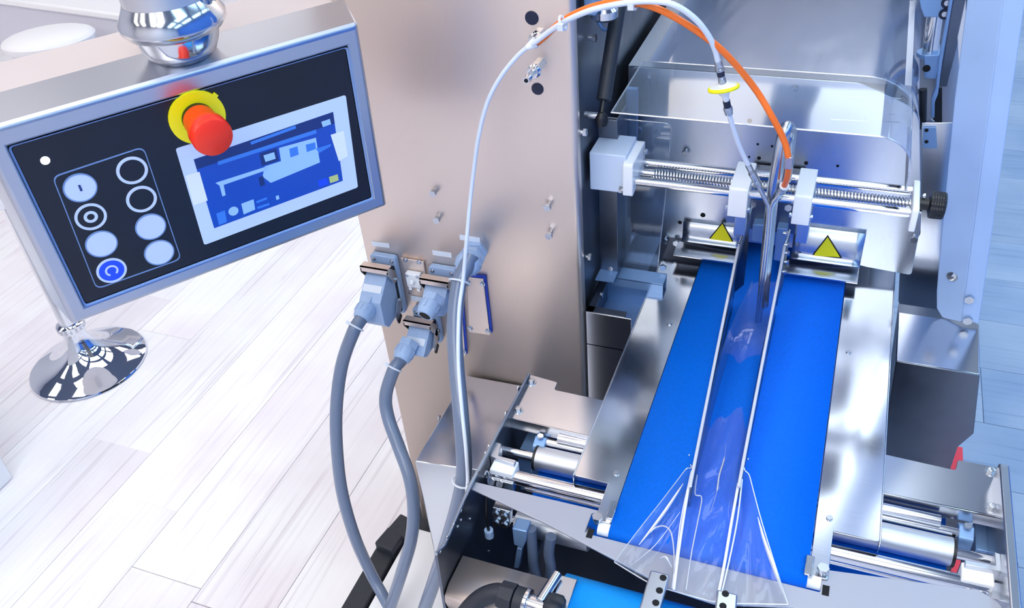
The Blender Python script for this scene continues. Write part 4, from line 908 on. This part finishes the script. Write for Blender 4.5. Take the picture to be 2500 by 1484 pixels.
for q, lab in (((1374, 56), 'white cable tie bundling orange and white tubes at the tower edge'), ((1545, 5), 'white cable tie bundling orange and white tubes at the top of their arch')):
    c = ony(*q, 1.018); d = ony(q[0]+20, q[1]-8, 1.018)-c; t = thing('cable_tie', lab, 'cable tie', c)
    MB().torus(c, d, .0085, .0018, 24, 6).build('strap', 'tie_white', t); MB().obox(c+Vector((.0, -.009, -.002)), (.007, 0, 0), (0, .006, 0), (0, 0, .008)).build('tie_head', 'tie_white', t)
# in-line filter
f0, f1 = ony(1753, 148, 1.045), ony(1780, 278, 1.062); fd = (f1-f0).normalized(); FL_ = (f1-f0).length
def fp(k): return f0+fd*FL_*k
t = thing('inline_filter', 'white disc filter with yellow rim joining two white air tubes', 'filter', fp(.5))
MB().lathe(fp(0), fd, [(.0048, 0), (.0052, FL_*.12), (.006, FL_*.13), (.006, FL_*.17)], 16).build('luer_lock', 'clear_plastic', t)
MB().cyl(fp(.17), fp(.27), .0048, 16).build('luer_band', 'navy_cap', t)
MB().cyl(fp(.27), fp(.40), .0042, 16, .0052).build('luer_neck', 'clear_plastic', t)
fa = (fd+Vector((0, -.35, 0))).normalized()
cc = fp(.5); MB().lathe(cc-fa*.008, fa, [(.006, 0), (.0085, .004), (.017, .0055), (.0172, .0105), (.0085, .012), (.006, .017)], 32).build('filter_body', 'white_plastic', t)
MB().torus(cc, fa, .0175, .0026, 36, 8).build('filter_rim', 'yellow', t)
MB().cyl(fp(.6), fp(.74), .0052, 16, .0038).build('luer_neck', 'white_plastic', t)
MB().cyl(fp(.74), fp(.86), .0046, 16).build('luer_band', 'navy_cap', t)
MB().lathe(fp(.86), fd, [(.005, 0), (.006, FL_*.04), (.005, FL_*.14)], 16).build('luer_lock', 'clear_plastic', t)

# ================================================================== wrapping head behind the spindle
HY = 1.34
head = thing('wrapping_head', 'brushed steel face plate of the wrapping head behind the spindle', 'machine head', (XC, HY, .93))
hp_ = [(1537, 163), (2100, 203), (2245, 270), (2247, 440), (2246, 560), (2225, 672), (2115, 652), (1945, 600), (1820, 590), (1540, 575)]
pts = [ony(*q, HY) for q in hp_]; pts = [(p.x, p.z) for p in pts]
zb_ = min(pts[7][1], pts[8][1]); pts[7] = (pts[7][0], zb_); pts[8] = (pts[8][0], zb_)
MB().prism([(x, HY, z) for x, z in rounded(pts, [.014, .05, .05, 0, 0, .006, .01, .02, .02, .03], 6)], (0, .004, 0)).build('face_plate', 'steel_head', head, bevel=.0008)
MB().bx(-.352, .088, HY+.03, 1.75, .96, 1.26).build('inner_housing', 'aluminium', head)
MB().bx(-.356, .125, 1.78, 1.80, .96, 1.5).build('rear_wall', 'steel', head)
MB().bx(-.30, .085, 1.32, 1.76, 0, .88).build('pedestal', 'steel_dark', head)
for q in ((1562, 50), (1570, 50), (1612, 40)):
    c = ony(q[0], q[1], 1.70); MB().bx(c.x-.004, c.x+.004, 1.69, 1.705, 1.0, 1.48).build('inner_strip', 'zinc', head)
for q, r in (((1660, 543), .0036), ((1716, 525), .0045), ((1545, 562), .003), ((1594, 567), .003), ((1830, 295), .004), ((1850, 352), .0022), ((1885, 357), .0022), ((1853, 386), .0032), ((1829, 383), .002), ((1968, 398), .0034), ((2045, 405), .0024)):
    inst(HOLE, ony(*q, HY-.0002), (0, -1, 0), r, head, 'hole')
for q in ((1562, 314), (1675, 370), (1625, 583), (1653, 587), (2232, 578)): inst(LONGBOLT, ony(*q, HY), (0, -1, 0), .0062, head, 'bolt')
for q in ((1583, 188), (1941, 214)): inst(BOLT, ony(*q, HY), (0, -1, 0), .0062, head, 'bolt')
for q0, q1 in (((2040, 233), (2128, 238)), ((2160, 238), (2200, 241)), ((2028, 291), (2120, 296)), ((2152, 297), (2197, 299)), ((2172, 279), (2185, 280))):
    a, c = ony(*q0, HY-.0003), ony(*q1, HY-.0003); MB().obox((a+c)/2, (c-a), (0, .0006, 0), (0, 0, .0016)).build('slot', 'white_plastic', head)
# curved lips with warning triangles
def lip(label, px0, px1, top, bot, tri):
    x0, x1 = ony(px0, top, HY-.006).x, ony(px1, top, HY-.006).x; zt_ = ony((px0+px1)/2, top, HY-.006).z; zb2 = ony((px0+px1)/2, bot, HY-.03).z
    t = thing('deflector_lip', label, 'deflector', ((x0+x1)/2, HY-.01, zb2))
    zb2 += .012
    prof = [(HY-.006, zt_), (HY-.006, zb2+.012), (HY-.0068, zb2+.007), (HY-.009, zb2+.003), (HY-.013, zb2+.001), (HY-.018, zb2)]
    MB().prism([(x0-.008, y, z) for y, z in rounded([(HY-.045, zb2-.016), (HY-.045, zb2-.0125), (HY-.004, zb2-.009), (HY-.004, zb2-.013)], .001, 2)], (x1-x0+.008, 0, 0)).build('lower_ledge', 'zinc', t)
    xs = [x0+(x1-x0)*k/8 for k in range(9)]
    MB().sheet([[(x, y, z) for x in xs] for y, z in prof]).build('lip_sheet', 'steel_head', t, thick=.002, smooth=60)
    Y = HY-.0078
    q = [ony(*p, Y) for p in tri]; c = sum(q, Vector())/3
    s = MB().prism(q, (0, -.0004, 0)).build('warning_sign', 'sign_black', t)
    MB().prism([c+(p-c)*.86+Vector((0, -.0004, 0)) for p in q], (0, -.0003, 0)).build('warning_field', 'yellow', s)
    return t
lip('curved steel deflector lip with a yellow warning triangle nearer the tower', 1668, 1818, 549, 622, ((1764, 541), (1794, 596), (1726, 588)))
t2 = lip('curved steel deflector lip with a yellow warning triangle nearer the black knob', 1940, 2117, 560, 668, ((2021, 573), (2056, 630), (1980, 626)))
inst(BOLT, ony(1962, 556, HY-.007), (0, -1, 0), .008, t2); inst(HOLE, ony(1953, 618, HY-.0075), (0, -1, 0), .003, t2, 'hole')
# folding box brackets between the guides
t = thing('former_bracket', 'pair of small folded steel brackets between the guide fins above the belt', 'bracket', ony(1870, 640, 1.27))
for q in (((1838, 548), (1866, 550), (1862, 592), (1834, 588)), ((1897, 557), (1922, 560), (1916, 640), (1888, 635))):
    MB().prism([ony(*p, 1.27) for p in q], (0, .03, 0)).build('folded_plate', 'bracket_blue', t, bevel=.001)
inst(SCREW, ony(1838, 497, 1.25), (0, -1, .2), .006, t, 'bolt'); inst(SCREW, ony(1925, 505, 1.25), (0, -1, .2), .006, t, 'bolt')
MB().bx(-.13, -.045, 1.29, 1.335, 1.02, 1.12).build('former_body', 'steel_dark', t, bevel=.002)

# clear hood over the head
HZ2 = 1.284; hy0 = 1.143; hxl = -.319; hr = .046; hxr = .094
t = thing('clear_hood', 'clear acrylic hood with curved corner over the wrapping head', 'hood', (XC, 1.5, 1.09))
prof = [(hxl, HZ2), (-.2, HZ2), (-.1, HZ2), (0, HZ2), (hxr-hr, HZ2)]+[(hxr-hr+hr*math.sin(a*math.pi/20), HZ2-hr+hr*math.cos(a*math.pi/20)) for a in range(1, 11)]+[(hxr, 1.208)]
ys = [hy0, 1.2, 1.26, 1.3, 1.335]
MB().sheet([[(x, y, z) for x, z in prof] for y in ys]).build('hood_sheet', 'acrylic', t, smooth=60)
MB().tube([(x, hy0, z) for x, z in prof], .0013, 6).build('hood_rim', 'acrylic_edge', t)
MB().tube([(hxl, y, HZ2) for y in ys], .0013, 6).build('hood_rim', 'acrylic_edge', t)
MB().tube([(hxr, y, 1.208) for y in ys], .0016, 8).build('hood_rail', 'zinc', t)
uz, ur, uxr = 1.279, .085, .110
t = thing('upper_cover', 'large clear tunnel cover with rounded side above the steel face plate', 'cover', (XC, 1.7, 1.16))
prof = [(-.312, uz), (-.2, uz), (-.1, uz), (uxr-ur, uz)]+[(uxr-ur+ur*math.sin(a*math.pi/24), uz-ur+ur*math.cos(a*math.pi/24)) for a in range(1, 13)]+[(uxr, 1.17)]
yu = [1.348, 1.5, 1.7, 1.9, 2.1]
MB().sheet([[(x, y, z) for x, z in prof] for y in yu]).build('cover_sheet', 'acrylic_sheen', t, smooth=60)
MB().tube([(x, yu[0], z) for x, z in prof], .0011, 6).build('cover_rim', 'acrylic_edge', t)
MB().tube([(-.312, y, uz) for y in yu], .0011, 6).build('cover_rim', 'acrylic_edge', t)
MB().tube([(uxr+.002, y, 1.168) for y in yu], .003, 8).build('cover_seal', 'black_plastic', t)
PYv = 1.25
t = thing('clear_guard_pane', 'flat clear acrylic guard pane hanging beside the tower behind the spindle block', 'guard', ony(1540, 668, PYv))
pn = [ony(*q, PYv) for q in ((1470, 286), (1640, 302), (1628, 440), (1603, 678), (1466, 658))]
pn2 = rounded([(p.x, p.z) for p in pn], [.003, .012, 0, .006, .004], 4)
MB().prism([(x, PYv, z) for x, z in pn2], (0, .003, 0)).build('pane', 'acrylic', t)
MB().tube([(x, PYv, z) for x, z in pn2[1:]], .0011, 6).build('pane_edge', 'acrylic_edge', t)
inst(SCREW, ony(1620, 650, PYv), (0, -1, 0), .006, t, 'bolt')

# fittings on the tower's inner side
t = thing('gas_strut', 'black gas strut leaning on the inner side of the tower', 'gas strut', onx(1470, 285, -.335))
a, c = onx(1474, 245, -.335), onx(1512, 0, -.335); d = (c-a)
MB().cyl(a, a+d*2.2, .011, 24).build('cylinder', 'rubber', t, bevel=.001)
MB().cyl(a-d.normalized()*.03, a, .0045, 14).build('strut_rod', 'black_plastic', t)
o = MB().lathe(onx(1468, 292, -.335)-Vector((0, 0, .012)), (0, 0, 1), [(.002, 0), (.009, .004), (.0105, .011), (.009, .018), (.004, .024)], 20).build('ball_joint', 'black_plastic', t)
p0 = onx(1468, 284, -.335); MB().cyl(p0, Vector((TXR, p0.y, p0.z)), .0055, 14).build('ball_stud', 'zinc', o)
t = thing('hinge_block', 'polished clamp fitting at the upper end of the gas strut', 'fitting', onx(1472, 30, -.345))
c = onx(1475, 26, -.342); MB().lathe(c-Vector((0, 0, .012)), (0, 0, 1), [(.015, 0), (.02, .004), (.02, .014), (.016, .018), (.016, .05)], 28).build('clamp_cup', 'steel_polished', t)
MB().obox(onx(1452, 5, -.35)+Vector((0, 0, .02)), (.016, 0, 0), (0, .05, 0), (0, 0, .06)).build('hinge_plate', 'bracket_blue', t, bevel=.001)
c = onx(1460, 52, -.352); MB().tube(smooth_path([c, c+Vector((.004, .012, -.016)), c+Vector((.006, .03, -.022))], 5), .0025, 8).build('lever', 'bracket_blue', t)
for q, lab in (((1438, 92), 'upper'), ((1415, 322), 'middle'), ((1428, 625), 'lower')): inst(LONGBOLT, onx(*q, TXR), (1, 0, 0), .0062, tower, 'bolt')
t = thing('inner_upright', 'folded steel upright with one bolt on the inner side of the tower', 'bracket', onx(1480, 660, -.345))
u0, u1 = onx(1463, 445, TXR), onx(1464, 660, TXR)
MB().bx(TXR+.001, TXR+.032, u1.y, u1.y+.003, u1.z, 1.24).build('upright_plate', 'steel_dark', t, bevel=.001)
MB().bx(TXR+.030, TXR+.033, u1.y, u1.y+.06, u1.z, 1.24).build('upright_flange', 'steel_dark', t, bevel=.001)
MB().bx(TXR+.001, TXR+.033, u1.y-.03, u1.y+.002, u1.z, u1.z+.003).build('upright_foot', 'bracket_blue', t)
inst(BOLT, onx(1492, 655, TXR+.02), (0, -1, .3), .008, t)
p0 = ony(1560, 300, 1.30); MB().bx(p0.x-.022, p0.x-.004, 1.30, 1.31, 1.15, 1.25).build('packing_strip', 'bracket_blue', t)
# open steel tray box beside the tower
k = ony(1541, 782, 1.108)
t = thing('open_steel_box', 'open steel box with folded rims between the tower and the deck rail', 'box', (-.32, 1.18, .5))
bz = .932; bx0, bx1 = TXR+.002, k.x; by0, by1 = 1.108, 1.24
MB().bx(bx0, bx1, by0, by0+.002, .5, bz).build('front_wall', 'steel', t, bevel=.0006)
MB().bx(bx0, bx0+.002, by0, by1, .5, bz).build('side_wall', 'steel_dark', t); MB().bx(bx0, bx1+.03, by1, by1+.002, .8, bz+.005).build('back_wall', 'bracket_blue', t)
MB().bx(bx0, bx0+.014, by0+.002, by1, bz-.004, bz).build('rim', 'steel_dark', t, bevel=.0006); MB().bx(bx0, bx1-.012, by0+.002, by0+.018, bz-.004, bz).build('rim', 'steel_dark', t, bevel=.0006)
MB().bx(bx0, bx1, by0, by1, .86, .862).build('shelf', 'bracket_blue', t)
MB().bx(bx0+.02, bx1+.03, by1-.03, by1, bz+.002, bz+.005).build('rear_ledge', 'bracket_blue', t); MB().bx(bx0+.02, bx1+.03, by1-.03, by1-.028, bz-.014, bz+.003).build('rear_ledge_fold', 'bracket_blue', t)
for q in ((1485, 682), (1464, 720)): inst(SCREW, onx(*q, TXR+.012), (1, 0, 0), .0055, t, 'bolt')

# ================================================================== right side: post, box, hinge gear
PY = 1.33
c0, c1 = ony(2449, 0, PY), ony(2346.5, 784, PY); bsl = (c0.x-c1.x)/(c0.z-c1.z)
PA = math.radians(24); PH_ = Vector((-math.cos(PA), math.sin(PA), 0)); PNRM = (c0-c1).normalized().cross(PH_).normalized()
if PNRM.y > 0: PNRM = -PNRM
def onpost(x, y):
    q = ray(x, y); return CAM+q*((c1-CAM).dot(PNRM)/q.dot(PNRM))
t = thing('guard_post', 'pale blue tinted angle post with bolts standing beside the wrapping head', 'post', (c1.x, PY, c1.z))
up = (c0-c1)*.6
o0, o1 = ony(2500, 20, PY), ony(2390, 790, PY); up2 = (o0-o1)*.6
MB().prism([c1, o1, o0+up2, c0+up], (0, .004, 0)).build('front_flange', 'post_blue_cast', t, bevel=.0015)
lp = [onpost(*q) for q in ((2346.5, 786), (2288, 772), (2287, 700), (2292, 636), (2330, 240), (2358, 20))]
lp2 = lp+[lp[-1]+up, c0+up]
lp2 = [lp[0], onpost(2300, 776), onpost(2286, 752), onpost(2286, 712), lp[3], lp[4], lp[5], lp[5]+up, c0+up]
MB().prism(lp2, -PNRM*.004).build('side_flange', 'post_blue_cast', t, bevel=.0015)
inst(BOLT, onpost(2325, 675), PNRM, .009, t)
for q in ((2366, 727), (2362, 778)): inst(SCREW, ony(*q, PY), (0, -1, 0), .0078, t, 'bolt')
# bright steel side panel behind
SP = 1.43
t = thing('side_panel', 'bright steel side panel with rounded corner between wrapping head and post', 'panel', ony(2240, 780, SP))
px = ((2250, 300), (2345, 300), (2335, 560), (2325, 800), (2240, 792), (2205, 772), (2193, 735), (2197, 660), (2246, 570))
q = [ony(*p, SP) for p in px]; MB().prism([(x, SP, z) for x, z in rounded([(p.x, p.z) for p in q], [0, 0, 0, 0, .01, .015, .01, 0, 0], 4)], (0, .003, 0)).build('panel_sheet', 'steel', t, bevel=.0008)
q = [ony(*p, SP-.004) for p in ((2254, 362), (2288, 362), (2285, 312), (2254, 312))]; MB().prism(q, (0, .003, 0)).build('tab', 'bracket_blue', t)
for p in ((2262, 318), (2262, 346)): inst(HOLE, ony(*p, SP-.0045), (0, -1, 0), .003, t, 'hole')
# hinge gear above
t = thing('swing_hinge', 'blue grey swing hinge with clamp block and pivot rod above the side panel', 'hinge', ony(2280, 300, 1.52))
def pxp(name, pts, Y, dep, material, bev=.001, par=t): return MB().prism([ony(*p, Y) for p in pts], (0, dep, 0)).build(name, material, par, bevel=bev)
pb = pxp('top_bracket', ((2232, -60), (2325, -60), (2312, 40), (2306, 43), (2256, 42), (2248, 20)), 1.50, .03, 'bracket_blue')
for p in ((2312, 7), (2306, 34)):
    o = inst(CAP, ony(*p, 1.4995), (0, -1, 0), .0085, pb, 'socket_screw'); inst(RIVET, ony(*p, 1.4968), (0, -1, 0), .0045, pb, 'socket')
MB().cyl(ony(2284, 30, 1.53), ony(2270, 132, 1.53), .0125, 24).build('pivot_rod', 'steel_polished', t)
MB().cyl(ony(2270, 132, 1.53)+Vector((0, 0, -.003)), ony(2270, 132, 1.53)+Vector((0, 0, .003)), .02, 24).build('rod_collar', 'bracket_blue', t)
cb_ = pxp('clamp_block', ((2256, 136), (2296, 134), (2284, 193), (2257, 192)), 1.51, .05, 'bracket_blue'); inst(HOLE, ony(2262, 167, 1.5095), (0, -1, 0), .006, cb_, 'hole')
pxp('long_arm', ((2322, -20), (2330, -20), (2300, 150), (2290, 230), (2282, 250), (2281, 288), (2272, 286), (2274, 240), (2284, 215), (2292, 145)), 1.48, .012, 'bracket_blue')
pxp('side_arm', ((2330, -20), (2372, -20), (2355, 40), (2312, 212), (2291, 212), (2304, 140)), 1.56, .01, 'steel_dark')
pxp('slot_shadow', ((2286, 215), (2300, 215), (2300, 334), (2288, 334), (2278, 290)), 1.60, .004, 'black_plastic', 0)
pxp('cover_strip', ((2338, 92), (2358, 0), (2357, 60), (2343, 205)), 1.46, .006, 'furniture_white', 0)
MB().cyl(ony(2253, 218, 1.47), ony(2252, 312, 1.47), .0065, 16).build('gas_piston', 'black_plastic', t)
inst(SCREW, ony(2272, 297, 1.47), (0, -1, 0), .006, t, 'bolt')
pxp('back_panel', ((2230, -80), (2420, -80), (2350, 800), (2230, 800)), 1.70, .004, 'steel', 0)
# steel box below the post
BY = 1.205
t = thing('drive_box', 'dark fronted steel drive box with a cut lower corner under the pale blue post', 'box', ony(2280, 1150, BY))
fz = ony(2187, 882, BY).z
fq = [ony(*p, BY) for p in ((2187, 884), (2393, 914), (2377, 1059), (2338, 1092), (2312, 1170), (2150, 1140))]
fq[0].z = fq[1].z = (fq[0].z+fq[1].z)/2
MB().prism(fq, (0, .004, 0)).build('front_panel', 'steel_dark', t, bevel=.0015)
yb = onz(2290, 793, fq[0].z).y
MB().prism([fq[0]+Vector((0, .002, 0)), fq[1]+Vector((0, .002, 0)), Vector((fq[1].x+.004, yb+.02, fq[0].z)), Vector((fq[0].x, yb+.02, fq[0].z))], (0, 0, -.003)).build('top_panel', 'steel', t, bevel=.0015)
MB().prism([p+Vector((0, .004, -.003 if i < 2 else 0)) for i, p in enumerate(fq)], (0, .16, 0)).build('box_body', 'steel_dark', t)
a_x = onz(2350, 1092, .5).x-.06
MB().bx(fq[0].x+.01, a_x-.01, BY+.03, BY+.13, 0, .62).build('pedestal', 'steel_dark', t)
yy = yb
pq = [ony(*p, yy) for p in ((2191, 790), (2193, 745), (2390, 785), (2391, 800))]
# red and white carton on the floor below
a = onz(2350, 1092, .5)
t = thing('carton', 'red and white carton standing on the blue tinted floor under the drive box', 'carton', (a.x-.03, a.y-.2, 0))
MB().bx(a.x-.026, a.x, .985, a.y, 0, .5).build('red_side', 'carton_red', t); MB().bx(a.x-.06, a.x-.0262, .985, a.y, 0, .5).build('white_side', 'white_gloss', t)
